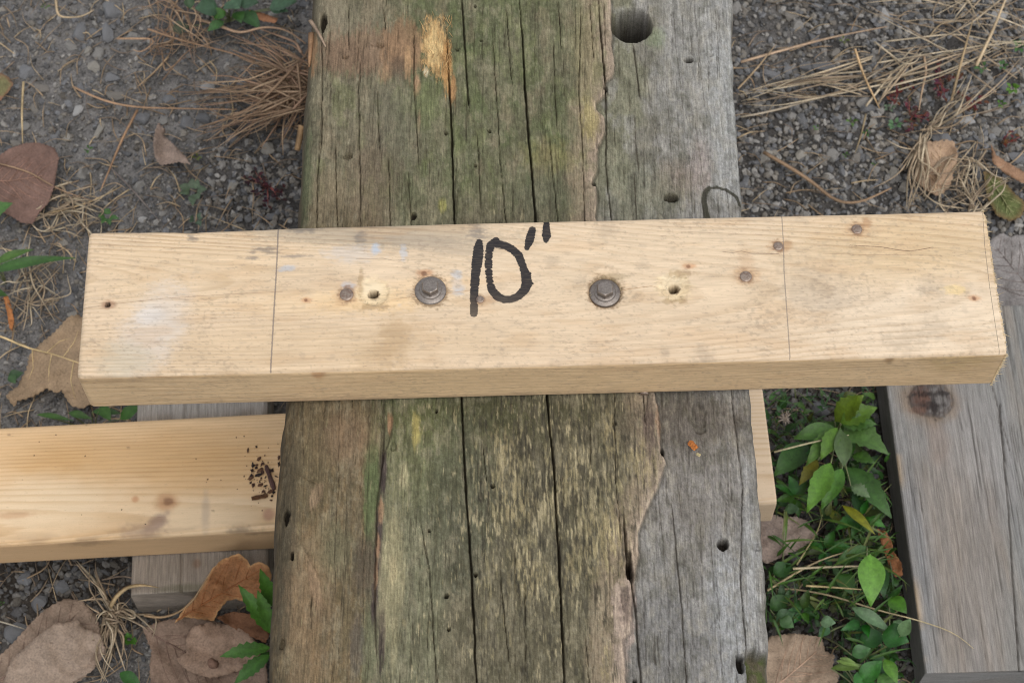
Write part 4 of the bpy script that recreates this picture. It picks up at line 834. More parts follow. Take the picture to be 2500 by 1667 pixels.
big = [(191, 77, 17, 24, 0), (229, 75, 13, 14, 2), (259, 82, 14, 25, 0), (321, 84, 22, 18, 1), (211, 118, 11, 10, 3), (236, 121, 13, 13, 1), (229, 157, 16, 14, 3), (271, 182, 15, 17, 0), (66, 168, 20, 17, 0), (96, 211, 20, 14, 4), (186, 264, 14, 11, 5), (239, 311, 13, 20, 3), (195, 416, 16, 17, 1), (452, 293, 15, 22, 0), (411, 239, 16, 17, 0), (279, 229, 22, 13, 4), (504, 204, 14, 14, 5), (350, 282, 14, 16, 0), (346, 311, 14, 10, 0), (493, 282, 18, 14, 2), (350, 386, 12, 14, 0), (336, 454, 17, 13, 1),
       (2155, 36, 16, 16, 5), (2444, 32, 20, 13, 5), (1987, 86, 18, 15, 2), (1887, 173, 30, 11, 0), (1923, 164, 11, 15, 0), (2016, 161, 32, 17, 2), (1969, 157, 16, 14, 2), (2160, 109, 14, 11, 5), (2151, 207, 20, 16, 3), (2112, 243, 19, 18, 1), (2119, 262, 18, 12, 0), (2366, 289, 22, 13, 5), (2301, 332, 29, 19, 0), (1944, 54, 18, 14, 1), (1930, 30, 20, 14, 4), (1800, 15, 12, 14, 1), (2000, 10, 20, 8, 0), (270, 22, 20, 24, 0), (160, 330, 12, 10, 3), (395, 280, 11, 12, 1), (560, 330, 16, 14, 0), (620, 250, 14, 20, 2), (590, 195, 14, 12, 0), (560, 165, 14, 14, 4), (430, 160, 12, 10, 1), (120, 440, 14, 12, 2), (60, 600, 14, 12, 1), (150, 590, 12, 10, 3), (40, 1540, 24, 18, 2), (90, 1470, 18, 16, 2), (60, 1410, 18, 14, 0), (150, 1430, 16, 14, 2), (345, 191, 6, 7, 5), (195, 206, 9, 8, 0), (347, 531, 8, 8, 5), (2445, 200, 14, 22, 2), (2480, 380, 20, 14, 2)]
rs = np.random.default_rng(21); taken = []
def put_stone(w, rx, ry, k):
    o = link('stone', SMESH[k], ground); zz = float(ground_z(w[0], w[1])); rm = min(rx, ry) * .62
    rx, ry, rm = rx * 1.35, ry * 1.35, rm * 1.35; o.location = (float(w[0]), float(w[1]), zz + .0006 + rm * .3); o.rotation_euler = (rs.uniform(-.3, .3), rs.uniform(-.3, .3), rs.uniform(0, 6.28) if abs(rx - ry) < .002 else rs.uniform(-.3, .3)); o.scale = (rx, ry * 1.1, rm)
    taken.append((w[0], w[1], max(rx, ry)))
for (x, y, rx, ry, c) in big: put_stone(at(x, y, .002), rx * .000312, ry * .000335, c + 6 * int(rs.random() < .5))
boards_ = [L, K, Q]
def blocked(x, y):
    xl_ = np.interp(y, YS, XL); xr_ = np.interp(y, YS, XR)
    return ((x > xl_ + .012) & (x < xr_ - .012)) | inside(x, y, K) | inside(x, y, Q)
n_ = 0
while n_ < 230:
    x, y = rs.uniform(-.42, .42), rs.uniform(.36, .97); w = np.array([x, y])
    if blocked(np.array([x]), np.array([y]))[0] or rs.random() > .7 + .3 * gravel_zone(x, y): continue
    r = rs.uniform(.0026, .0044) * (1 + .35 * (rs.random() < .1))
    if any((x - a) ** 2 + (y - b) ** 2 < (.9 * (r + c)) ** 2 for a, b, c in taken): continue
    put_stone(w, r * rs.uniform(.9, 1.3), r * rs.uniform(.75, 1.1), int(rs.choice([0, 2, 4, 6, 8, 10, 1, 7, 3, 9]))); n_ += 1
# the rest of the gravel: too small to pick apart
ico, icf = stone_shape(1, 0, 1); bases = [stone_shape(1, 4, 400 + i)[0] for i in range(14)]; icf = np.array(icf)
bm0 = bmesh.new(); bmesh.ops.create_icosphere(bm0, subdivisions=1, radius=1.0); bm0.free()
def small_base(seed):
    r = np.random.default_rng(seed); t = (1 + 5 ** .5) / 2
    V = np.array([(-1, t, 0), (1, t, 0), (-1, -t, 0), (1, -t, 0), (0, -1, t), (0, 1, t), (0, -1, -t), (0, 1, -t), (t, 0, -1), (t, 0, 1), (-t, 0, -1), (-t, 0, 1)]) / 1.9
    return V * (1 + .22 * r.normal(size=(12, 1)))
ICF = np.array([(0, 11, 5), (0, 5, 1), (0, 1, 7), (0, 7, 10), (0, 10, 11), (1, 5, 9), (5, 11, 4), (11, 10, 2), (10, 7, 6), (7, 1, 8), (3, 9, 4), (3, 4, 2), (3, 2, 6), (3, 6, 8), (3, 8, 9), (4, 9, 5), (2, 4, 11), (6, 2, 10), (8, 6, 7), (9, 8, 1)])
SB = [small_base(500 + i) for i in range(16)]
xs_ = rs.uniform(-.47, .47, 70000); ys_ = rs.uniform(.34, 1.02, 70000); zn = gravel_zone(xs_, ys_)
keep = (~blocked(xs_, ys_)) & (rs.random(70000) < .62 + .35 * zn); xs_, ys_, zn = xs_[keep][:40000], ys_[keep][:40000], zn[keep][:40000]
xo, yo = rs.uniform(-1.0, 1.0, 26000), rs.uniform(.0, 1.7, 26000); far_ = np.maximum(np.abs(xo) / .47, np.maximum((.68 - yo) / .34, (yo - .68) / .34))     # thinner gravel further out
kp = (far_ > 1) & ~blocked(xo, yo) & (rs.random(26000) < np.clip(2.0 - far_ * .75, .1, 1)); xs_, ys_ = np.concatenate([xs_, xo[kp]]), np.concatenate([ys_, yo[kp]]); zn = np.concatenate([zn, np.maximum(gravel_zone(xo[kp], yo[kp]), .5)])
GVs, GFs, GCs = [], [], []
pal = np.array([lin(c) for c in [(112, 112, 113), (98, 98, 99), (128, 125, 120), (108, 102, 94), (140, 136, 130), (88, 87, 86), (122, 116, 107)]])
for i, (x, y, z_) in enumerate(zip(xs_, ys_, zn)):
    r = rs.lognormal(math.log(.00125 + .0009 * z_), .5); r = min(r, .0036)
    Rm = rand_rot(rs); v = (SB[i % 16] * np.array([r * rs.uniform(.8, 1.3), r * rs.uniform(.7, 1.1), r * rs.uniform(.5, .85)])) @ Rm.T
    v[:, 2] *= .75
    GVs.append(v + np.array([x, y, 0])); GCs.append(pal[rs.integers(0, 7)] * rs.uniform(.7, 1.25))
GVv = np.array(GVs); cen = GVv[:, 0] * 0 + np.stack([xs_, ys_, 0 * xs_], -1)
GVv[:, :, 2] += (ground_z(xs_, ys_) + .0010)[:, None]
_d = np.zeros(len(xs_))
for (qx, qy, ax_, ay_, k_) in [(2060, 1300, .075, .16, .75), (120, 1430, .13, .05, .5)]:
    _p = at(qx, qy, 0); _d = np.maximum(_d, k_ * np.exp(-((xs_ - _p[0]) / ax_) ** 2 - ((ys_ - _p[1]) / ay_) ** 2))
GCs = list(np.array(GCs) * (1 - _d)[:, None] + lin((46, 40, 34)) * _d[:, None])      # gap's shade painted onto the stones; damp black gravel at lower left
GF = (ICF[None] + (np.arange(len(GVs)) * 12)[:, None, None]).reshape(-1, 3)
gravel = link('gravel', new_mesh('gravel', GVv.reshape(-1, 3), GF, M_STONE, {'col': np.repeat(np.array(GCs), 12, 0)}, smooth=False))
tag(gravel, 'small loose grey gravel strewn over the soil', 'gravel', kind='stuff')

# ================================================================== DRY GRASS
def ribbon(pts, w, flat=.35, col=(176, 150, 116), tip=.25, base=1.0):
    """a dry blade or stalk along pts (n,3): flattened four-sided tube with tapering ends"""
    pts = np.asarray(pts, float)
    t = np.linspace(0, 1, len(pts)); n = max(6, len(pts) * 3); tt = np.linspace(0, 1, n)
    k = np.concatenate([[0], np.cumsum(np.linalg.norm(np.diff(pts, axis=0), axis=1))]); k /= k[-1]
    C = np.stack([np.interp(tt, k, pts[:, i]) for i in range(3)], -1)
    for _ in range(2): C[1:-1] = .25 * C[:-2] + .5 * C[1:-1] + .25 * C[2:]
    D = np.gradient(C, axis=0); D /= np.linalg.norm(D, axis=1)[:, None] + 1e-12
    Sd = np.cross(D, [0, 0, 1.0]); Sd /= np.linalg.norm(Sd, axis=1)[:, None] + 1e-9; U = np.cross(Sd, D)
    ww = w * (base + (1 - base) * np.minimum(1, tt * 6)) * (1 - (1 - tip) * tt ** 2.2)
    ww = ww[:, None]
    V = np.stack([C - Sd * ww, C + U * ww * flat, C + Sd * ww, C - U * ww * flat], 1).reshape(-1, 3)
    F = grid_faces(n, 4, True); F = [list(f) for f in F] + [[3, 2, 1, 0], [4 * (n - 1) + i for i in range(4)]]
    c = lin(col) * random.uniform(.82, 1.15); cc = c[None] * (1 + .18 * np.sin(tt * random.uniform(4, 14) + random.uniform(0, 6)))[:, None]
    return V, F, np.clip(np.repeat(cc, 4, 0), 0, 1)
def lift(pts, z):
    """photo points -> places at height z (a number or a list) above the soil"""
    z = np.broadcast_to(np.asarray(z, float), (len(pts),)); return np.array([at(p[0], p[1], zz) for p, zz in zip(pts, z)])
GPX = .00033
def straw(label, pts, w, z=.006, col=(176, 150, 116), name='grass_straw', flat=.4, cat='straw', tip=.4):
    V, F, C = ribbon(lift(pts, z), w * GPX * .5, flat, col, tip); return single(name, V, F, M_STRAW, label, cat, {'col': C}, group='single dry straws on the ground')
straw('long tan straw lying level across the soil left of the fanned tuft', [c1(*p) for p in [(500, 595), (700, 690), (900, 735), (1200, 742), (1620, 750)]], 6, .008, (184, 146, 112))
straw('sharply bent pale straw above the soil left of the tuft', [c1(*p) for p in [(800, 265), (1060, 265), (1068, 280), (960, 370), (910, 340)]], 6, .008, (190, 152, 118))
straw('straight straw slanting down between bent straw and long level straw', [c1(*p) for p in [(1150, 390), (1050, 500), (945, 590)]], 5, .008, (178, 148, 112))
straw('curved brown straw slanting down toward the pine board left of the small torn leaf', [c1(*p) for p in [(940, 750), (830, 960), (760, 1130), (685, 1310)]], 7, .007, (172, 134, 100))
straw('thin grey twig running diagonally to the back edge of the marked board', [c1(*p) for p in [(760, 1150), (900, 1290), (1090, 1510)]], 4.5, .006, (134, 122, 114))
straw('pale straw with a right-angle bend at the top left corner', [c1(*p) for p in [(378, -40), (392, 110), (410, 122), (560, 118), (640, 70)]], 7, .008, (190, 166, 130))
straw('pale stalk rising in an arch over the top left weed leaves', [c1(*p) for p in [(1340, 130), (1500, 175), (1640, 235), (1800, 180), (1960, 200), (2090, 300)]], 9, [.012, .014, .016, .024, .026, .022], (196, 160, 128))
straw('straw sloping down right under the top left weed toward the tuft', [c1(*p) for p in [(1010, 200), (1280, 290), (1620, 370), (1800, 460)]], 6, .012, (184, 146, 112))
straw('upright light straw just above the large brown leaf', [c1(*p) for p in [(160, 560), (148, 760), (155, 985)]], 6, .007, (188, 164, 122))
straw('thin straw crossing the large brown leaf from its stalk side', [c1(*p) for p in [(-40, 1110), (200, 1170), (400, 1300), (640, 1375)]], 4.5, .013, (178, 144, 112))
straw('thick straw lying across the seedling gap below the large brown leaf', [c1(*p) for p in [(290, 1470), (620, 1385), (830, 1275)]], 6, .008, (192, 164, 122))
straw('short flat tan strip of dry blade leaning on the mossy log', [c1(*p) for p in [(2062, 860), (2048, 950), (2030, 1030)]], 17, [.03, .02, .012], (196, 156, 110), flat=.15, tip=.9)
straw('long brown-tan stalk crossing the grey stones at the upper right', [c4(*p) for p in [(80, 425), (300, 362), (700, 255), (1080, 183)]], 8, .009, (178, 150, 122))
straw('thin straw crossing the long stalk near the right edge of the mossy log', [c4(*p) for p in [(60, 608), (190, 470), (320, 305)]], 5, .012, (176, 150, 116))
straw('pale grey straw curving down left over the dark gravel', [c4(*p) for p in [(80, 800), (280, 765), (450, 715), (700, 650), (900, 572), (1145, 402)]], 6, .01, (190, 174, 150))
straw('short orange-tan straw standing across the straw bundle', [c4(*p) for p in [(860, 335), (920, 520), (1030, 745)]], 7, [.02, .013, .008], (186, 154, 112))
straw('thick curved brown stem resting on gravel behind the marked board', [c4(*p) for p in [(235, 1040), (450, 1165), (590, 1260), (700, 1360), (810, 1397), (930, 1372), (1110, 1285)]], 11, .009, (150, 122, 94), name='brown_grass_stalk', tip=.35)
straw('broad pale stalk slanting from the top right corner', [c4(*p) for p in [(1690, 450), (1800, 220), (1905, -40)]], 9, [.02, .022, .025], (192, 168, 132))
straw('thin stalk rising beside the broad pale stalk at upper right', [c4(*p) for p in [(1520, 690), (1580, 450), (1665, 140)]], 7, .02, (176, 150, 112))
straw('bent straw crossing the red spurge at upper right', [c4(*p) for p in [(1330, 375), (1352, 480), (1318, 620), (1298, 755)]], 6, .014, (180, 150, 120))
straw('thin straw leaning toward green seedlings in the dark gravel', [c4(*p) for p in [(935, 780), (905, 920), (860, 1050)]], 5, .01, (160, 140, 106))
straw('long thin straw running out of the weeds onto the grey plank', [c9(*p) for p in [(115, 1075), (250, 1070), (450, 1105), (700, 1185), (865, 1224), (1000, 1265), (1110, 1305), (1200, 1385)]], 4.5, [.02, .03, .04, .045, .044, .041, .04, .039], (184, 166, 126), tip=.3)
straw('pale straw rising through the weeds toward the oval leaf', [c9(*p) for p in [(115, 1080), (260, 990), (400, 915), (560, 868)]], 5, .04, (184, 164, 124))
straw('level pale straw above the oval green leaf', [c9(*p) for p in [(250, 965), (400, 958), (600, 950), (750, 965)]], 5.5, .045, (196, 180, 144))
straw('short straw lying level left of the oval green leaf', [c9(*p) for p in [(318, 1055), (450, 1062), (610, 1075)]], 5, .05, (180, 160, 112))
straw('thin straw over the lobed weed beside the log', [c9(*p) for p in [(150, 352), (350, 300), (545, 262)]], 4.5, .06, (190, 180, 140))
straw('steep straw lying against the grey leaf among the weeds', [c9(*p) for p in [(270, 945), (330, 850), (385, 760), (405, 680)]], 4, .03, (166, 156, 108))
straw('wide pale blade arching over the grey block', [c8(*p) for p in [(595, 1160), (625, 1100), (690, 1045), (770, 1035), (860, 1050)]], 11, [.025, .034, .042, .044, .044], (176, 150, 108), flat=.12, tip=.1)
straw('pale curled leaf edge in front of the grey block below the orange leaf', [c8(*p) for p in [(780, 1200), (870, 1215), (960, 1190), (1040, 1130), (1095, 1040), (1140, 965)]], 6, [.02, .022, .03, .04, .05, .058], (166, 136, 100), flat=.2, tip=.4)  # rolled pale edge of the orange leaf, added as a ribbon
straw('thin pale straw at the lower left edge on dark gravel', [c8(*p) for p in [(-20, 1228), (60, 1250), (135, 1275)]], 4, .008, (170, 160, 140))
def tuft(name, label, base, tips, nrand, w, seed, cols, zb, zt, spread=(18, 60), group='dry grass tufts'):
    r = random.Random(seed); b0 = at(base[0], base[1], zb); root = empty(name, (b0[0], b0[1], 0.0), label, 'grass tuft', group)
    for k in range(nrand):
        t = r.choice(tips); jx, jy = r.gauss(0, spread[1] * .5), r.gauss(0, spread[1] * .4)
        p0 = (base[0] + r.gauss(0, spread[0]), base[1] + r.gauss(0, spread[0] * (2.2 if spread[0] > 15 else 1))); p1 = (t[0] + jx, t[1] + jy); z0 = zb * r.uniform(.4, 1); z2 = zt * r.uniform(.4, 1.6)
        mid = ((p0[0] + p1[0]) / 2 + r.gauss(0, 19), (p0[1] + p1[1]) / 2 + r.gauss(0, 19)); pts = [p0, ((p0[0] + mid[0]) / 2, (p0[1] + mid[1]) / 2), mid, ((p1[0] + mid[0]) / 2 + r.gauss(0, 4), (p1[1] + mid[1]) / 2 + r.gauss(0, 4)), p1]
        zz = [z0, z0 + .006 * r.random(), (z0 + z2) / 2 + .012 * r.random(), z2 + .005, z2]
        V, F, C = ribbon(lift(pts, zz), w * r.uniform(.3, 1.0) * GPX * .5, r.uniform(.2, .5), r.choice(cols), .25)
        part('blade', V, F, M_STRAW, root, {'col': C})
    return root
SCOL = [(172, 142, 112), (156, 126, 98), (186, 156, 124), (142, 114, 90), (164, 130, 104)]
tuft('dry_grass_tuft', 'dense brown dry grass tuft fanning left from the mossy log edge', (744, 205), [c1(*p) for p in [(1500, 600), (1520, 640), (1680, 480), (1700, 330), (1760, 250), (1440, 760), (1530, 900), (1580, 960), (1900, 820), (1950, 950), (1650, 780), (1850, 350), (1720, 640), (1800, 420), (1600, 500), (1380, 940), (1300, 700), (1250, 560), (1900, 300), (2000, 900)]], 130, 8, 31, SCOL, .03, .008, (16, 58))
SC2 = [(186, 166, 136), (170, 148, 120), (198, 180, 150), (154, 134, 110)]
tuft('dry_grass_tuft', 'dry straw clump with stalks spreading over the red spurge at upper right', c4(1360, 890), [c4(*p) for p in [(2016, 420), (1800, 540), (1720, 560), (1600, 660), (1880, 690), (1560, 760), (1640, 560), (1480, 850), (1290, 980), (1060, 930)]], 26, 6.5, 32, SC2, .012, .016, (7, 22))
tuft('dry_grass_tuft', 'straw stalks drooping over the tan leaf behind the marked board', c4(1330, 930), [c4(*p) for p in [(1300, 1300), (1215, 1425), (1400, 1200), (1010, 1290), (1180, 1150), (1460, 1220), (1240, 1380), (1330, 1350)]], 22, 7, 33, SC2, .02, .014, (6, 20))
tuft('dry_grass_tuft', 'loose straw bundle lying across the stones right of the log', c4(950, 520), [c4(*p) for p in [(75, 640), (250, 570), (130, 620), (100, 720), (470, 545), (300, 600)]], 20, 6, 34, SC2, .012, .007, (16, 16))
tuft('dry_grass_tuft', 'straw bundle reaching the right picture edge above the spurge', c4(1000, 500), [c4(*p) for p in [(2100, 330), (1900, 300), (1500, 340), (1300, 330), (1700, 330), (1250, 400), (2150, 250)]], 24, 6.5, 35, SC2, .012, .012, (20, 18))
tuft('dry_grass_tuft', 'small withered grass tuft beside the grey block', c8(600, 1190), [c8(*p) for p in [(420, 925), (495, 920), (545, 1060), (690, 1130), (730, 1250), (640, 1500), (560, 1568), (790, 1290), (600, 1420), (450, 1100), (700, 1320), (520, 1250)]], 46, 7, 36, SC2, .012, .012, (10, 24))
tuft('dry_grass_tuft', 'tangle of short dry straws at the tip of the large brown leaf', c1(450, 1430), [c1(*p) for p in [(820, 1280), (250, 1560), (700, 1480), (300, 1400), (640, 1360), (560, 1560), (150, 1540)]], 40, 5.5, 37, SC2, .006, .008, (20, 30))
tuft('dry_grass_tuft', 'matted straw heap around the green-brown leaf at the right edge', c4(1600, 1290), [c4(*p) for p in [(1350, 1400), (1700, 1400), (1550, 1150), (1850, 1150), (1450, 1280), (1900, 1250), (1750, 1430), (1300, 1230), (1650, 1100)]], 60, 6, 38, SC2, .008, .012, (30, 30))
tuft('dry_grass_tuft', 'sparse straw tangle beside the tan veined leaf at the left edge', (70, 680), [(20, 600), (150, 720), (60, 800), (110, 790), (10, 720), (120, 620), (40, 820), (150, 650)], 34, 5, 39, SC2, .006, .008, (22, 26))
tuft('dry_grass_tuft', 'loose dry stalks in the top right corner', c4(1750, 120), [c4(*p) for p in [(900, 40), (1310, 90), (2100, 240), (1500, -20), (1200, 50), (2050, 310), (1400, 230), (1560, 160), (1050, 170)]], 34, 6, 40, SC2, .01, .01, (40, 26))
tuft('dry_grass_tuft', 'brown thatch of thin stalks left of the top weed', c1(1150, 150), [c1(*p) for p in [(980, 60), (1300, 330), (1000, 330), (1400, 260), (1230, 40), (1100, 380), (1500, 330), (1350, 420)]], 48, 4.5, 41, SCOL, .008, .008, (26, 36))
# thin litter nobody could count
V_, F_, C_ = [], [], []; nv_ = 0
rl_ = random.Random(77)
while len(C_) < 1700:
    x, y = rl_.uniform(-.46, .46), rl_.uniform(.35, 1.0)
    if blocked(np.array([x]), np.array([y]))[0]: continue
    if rl_.random() > (.9 if x < -.05 else .55): continue
    Ln = rl_.uniform(.008, .034); a = rl_.uniform(0, 6.28) if x < 0 else rl_.gauss(.15, .5); p0 = np.array([x, y, 0]); dv = np.array([math.cos(a), math.sin(a), 0]) * Ln; mid = p0 + dv * .5 + np.array([-dv[1], dv[0], 0]) * rl_.gauss(0, .12)
    pts = np.array([p0, mid, p0 + dv]); pts[:, 2] = ground_z(pts[:, 0], pts[:, 1]) + np.array([.003, .006, .003]) * rl_.uniform(.6, 1.3)
    v, f, c = ribbon(pts, rl_.uniform(.00025, .0007), .4, rl_.choice([(176, 150, 118), (158, 132, 102), (144, 124, 100), (188, 164, 128), (134, 116, 98)]), .3)
    V_.append(v); F_ += [[i + nv_ for i in ff] for ff in f]; C_.append(c); nv_ += len(v)
lit = link('dry_grass_litter', new_mesh('dry_grass_litter', np.vstack(V_), F_, M_STRAW, {'col': np.vstack(C_)}))
tag(lit, 'fine dry grass litter scattered over the soil', 'litter', kind='stuff')

# ================================================================== DEAD LEAVES
def sheet(outline, zf, col, spacing=9, serr=(11, 2.2), seed=0, edge=None):
    """leaf blade: outline and surface points in photo pixels, each set at its own height zf(u, v)"""
    r = random.Random(seed); o = np.array(outline, float); ctr = (o.max(0) + o.min(0)) / 2; half = (o.max(0) - o.min(0)) / 2
    ring = []; area = 0
    for a, b in zip(o, np.roll(o, -1, 0)): area += a[0] * b[1] - b[0] * a[1]
    for a, b in zip(o, np.roll(o, -1, 0)):
        Ls = np.linalg.norm(b - a); n = max(1, int(Ls / (serr[0] / 2))); nn = np.array([b[1] - a[1], -(b[0] - a[0])]) / (Ls + 1e-9) * (1 if area > 0 else -1)
        for k in range(n):
            q_ = a + (b - a) * k / n; ring.append(q_ + nn * serr[1] * ((1 if k % 2 else -.6) * r.uniform(.5, 1.1)))
    ring = np.array(ring); n = len(ring); pts = [Vector(p) for p in ring]
    x0, y0 = ring.min(0); x1, y1 = ring.max(0)
    gx_, gy_ = np.meshgrid(np.arange(x0, x1, spacing), np.arange(y0, y1, spacing)); gp = np.stack([gx_.ravel(), gy_.ravel()], -1) + np.random.default_rng(seed).uniform(-.3, .3, (gx_.size, 2)) * spacing
    ins = np.zeros(len(gp), bool)
    for a, b in zip(ring, np.roll(ring, -1, 0)):
        c = ((a[1] > gp[:, 1]) != (b[1] > gp[:, 1])) & (gp[:, 0] < (b[0] - a[0]) * (gp[:, 1] - a[1]) / (b[1] - a[1] + 1e-12) + a[0]); ins ^= c
    gp = gp[ins]
    if len(gp):
        dm = np.min(np.linalg.norm(gp[:, None] - ring[None], axis=2), axis=1); gp = gp[dm > spacing * .4]
    allp = pts + [Vector(p) for p in gp]
    res = geometry.delaunay_2d_cdt(allp, [], [list(range(n))], 1, 1e-4)
    v2 = np.array([v[:] for v in res[0]]); uv = (v2 - ctr) / half; uv[:, 1] *= -1
    z = zf(uv[:, 0], uv[:, 1]); V = at(v2[:, 0], v2[:, 1], z)
    c = np.tile(lin(col), (len(v2), 1)) * (1 + .16 * fbm(v2[:, 0] / 30, v2[:, 1] / 30, 3, seed))[:, None]
    if edge is not None:
        dm = np.min(np.linalg.norm(v2[:, None] - ring[None], axis=2), axis=1); m = np.clip(1 - dm / edge[1], 0, 1)[:, None] * .8; c = c * (1 - m) + lin(edge[0]) * m
    return V, [list(f) for f in res[2]], np.clip(c, 0, 1), (ctr, half)
def dead_leaf(label, outline, zf, col, seed, serr=(11, 2.2), veins=(), stalk=None, vcol=None, flap=None, name='dead_leaf', edge=None, cat='dead leaf'):
    V, F, C, (ctr, half) = sheet(outline, zf, col, 9, serr, seed, edge)
    root = empty(name, (V[:, 0].mean(), V[:, 1].mean(), float(max(0, V[:, 2].min()))), label, cat, 'dead leaves on the ground')
    b = part('blade', V, F, M_DRY, root, {'col': C}); md = b.modifiers.new('thickness', 'SOLIDIFY'); md.thickness = .00028; md.offset = 0
    zat = lambda x, y: float(zf(np.array([(x - ctr[0]) / half[0]]), np.array([-(y - ctr[1]) / half[1]]))[0])
    for i, vn in enumerate(veins):
        pts = []
        for (a, c_) in zip(vn[:-1], vn[1:]):
            for k in range(6): t = k / 6; pts.append((a[0] + (c_[0] - a[0]) * t, a[1] + (c_[1] - a[1]) * t))
        pts.append(vn[-1]); W = np.array([at(x, y, zat(x, y) + .0004) for x, y in pts]); v, f, c = ribbon(W, (.0007 if i == 0 else .0004), .6, vcol or col, .3)
        part('midrib' if i == 0 else 'vein', v, f, M_VEIN, root, {'col': c})
    poly = np.array(outline, float)
    def inpoly(x, y):
        h = False
        for a, c_ in zip(poly, np.roll(poly, -1, 0)):
            if (a[1] > y) != (c_[1] > y) and x < (c_[0] - a[0]) * (y - a[1]) / (c_[1] - a[1] + 1e-12) + a[0]: h = not h
        return h
    if len(veins) in (1, 2, 3):
        ml = np.array(veins[0], float); dr = ml[-1] - ml[0]; dr /= np.linalg.norm(dr); Lm = np.linalg.norm(ml[-1] - ml[0])
        for k in range(7):
            t = .08 + .13 * k; s0 = np.array([np.interp(t, np.linspace(0, 1, len(ml)), ml[:, i]) for i in (0, 1)])
            for sg in (1, -1):
                an_ = sg * math.radians(46 + 6 * math.sin(k * 2.1 + sg)); dv = np.array([dr[0] * math.cos(an_) - dr[1] * math.sin(an_), dr[0] * math.sin(an_) + dr[1] * math.cos(an_)]); pts = [tuple(s0)]; q_ = s0.copy()
                for m_ in range(14):
                    q_ = q_ + dv * Lm * .045; dv = dv + dr * .05; dv /= np.linalg.norm(dv)
                    if not inpoly(*q_): break
                    pts.append(tuple(q_))
                if len(pts) > 2:
                    W = np.array([at(x, y, zat(x, y) + .0003) for x, y in pts]); v, f, c = ribbon(W, .00032, .7, vcol or col, .25); part('vein', v, f, M_VEIN, root, {'col': c})
    if stalk is not None:
        v, f, c = ribbon(lift(stalk, [.012, .011, .010, .012][:len(stalk)]), .0009, .8, vcol or col, .9); part('leaf_stalk', v, f, M_VEIN, root, {'col': c})
    if flap is not None:
        v, f, c, _ = sheet(flap[0], flap[1], flap[2], 9, serr, seed + 5); fl_ = part('folded_lobe', v, f, M_DRY, root, {'col': c}); md = fl_.modifiers.new('thickness', 'SOLIDIFY'); md.thickness = .00028; md.offset = 0
    return root
def wav(z0, a, f=2.0, s=0, cu=0, cv=0, su=0, sv=0): return lambda u, v: z0 + 1.4 * a * fbm(u * f + 3, v * f + 5, 3, s) + .0022 * fbm(u * 6 + 3, v * 6 + 5, 2, s + 3) + .0035 * (np.abs(u) ** 4 + np.abs(v) ** 4) * (.5 + fbm(u * 1.5 + 9, v * 1.5, 2, s + 8)) + cu * u * u + cv * v * v + su * u + sv * v
dead_leaf('large reddish-brown leaf at the left edge above the marked board', [c1(*p) for p in [(170, 980), (260, 975), (370, 1010), (403, 1075), (385, 1180), (372, 1270), (330, 1390), (270, 1450), (225, 1530), (150, 1525), (60, 1470), (-80, 1420), (-200, 1280), (-120, 1120), (0, 1060), (70, 1015)]], wav(.01, .003, 2, 1, .004, .002), (122, 94, 82), 1, (9, 1.4), [[c1(-150, 1240), c1(80, 1235), c1(300, 1200)], [c1(60, 1235), c1(200, 1080)], [c1(40, 1235), c1(180, 1400)]], vcol=(150, 114, 96))
dead_leaf('small torn pinkish-brown leaf scrap lying alone on the gravel', [c1(*p) for p in [(1080, 840), (1132, 890), (1120, 930), (1200, 1000), (1260, 1060), (1302, 1125), (1220, 1108), (1100, 1132), (1060, 1080), (1045, 980), (1060, 900)]], wav(.009, .003, 2, 2, .004), (146, 126, 112), 2, (8, 1.6))
dead_leaf('tan leaf with pale veins tucked under the left end of the marked board', [c5(*p) for p in [(505, 700), (440, 712), (350, 810), (230, 910), (190, 950), (170, 1050), (110, 1160), (35, 1215), (90, 1290), (110, 1250), (200, 1230), (300, 1170), (360, 1200), (390, 1180), (450, 1280), (520, 1300), (570, 1280), (640, 1200), (660, 1000), (610, 800)]], wav(.012, .004, 2, 3, .0, .0, .006), (158, 132, 102), 3, (12, 2.6), [[c5(190, 915), c5(330, 950), c5(480, 1000), c5(640, 1060)], [c5(330, 950), c5(312, 1040), c5(310, 1160)], [c5(205, 925), c5(212, 1040), c5(180, 1120)], [c5(400, 975), c5(470, 880), c5(500, 800)], [c5(300, 940), c5(380, 870), c5(450, 850)], [c5(470, 995), c5(450, 1120), c5(480, 1240)]], [c5(-20, 832), c5(40, 852), c5(110, 885), c5(190, 915)], (206, 178, 128))
dead_leaf('folded pinkish-grey leaf in the bottom left corner', [c8(*p) for p in [(360, 1110), (440, 1120), (520, 1200), (545, 1300), (570, 1390), (540, 1450), (450, 1540), (380, 1590), (250, 1650), (0, 1670), (-100, 1500), (20, 1400), (90, 1330), (140, 1270), (210, 1200), (270, 1150)]], wav(.008, .003, 2, 4, .004), (140, 119, 101), 4, (13, 2.4), [[c8(-60, 1600), c8(200, 1400), c8(440, 1170)]], vcol=(128, 104, 90),
          flap=([c8(*p) for p in [(20, 1560), (60, 1440), (150, 1360), (225, 1295), (300, 1245), (345, 1237), (420, 1220), (450, 1265), (510, 1290), (545, 1310), (570, 1395), (500, 1500), (400, 1560), (250, 1640), (30, 1660)]], wav(.018, .004, 2, 5, -.006, 0, 0, .006), (152, 132, 114)))
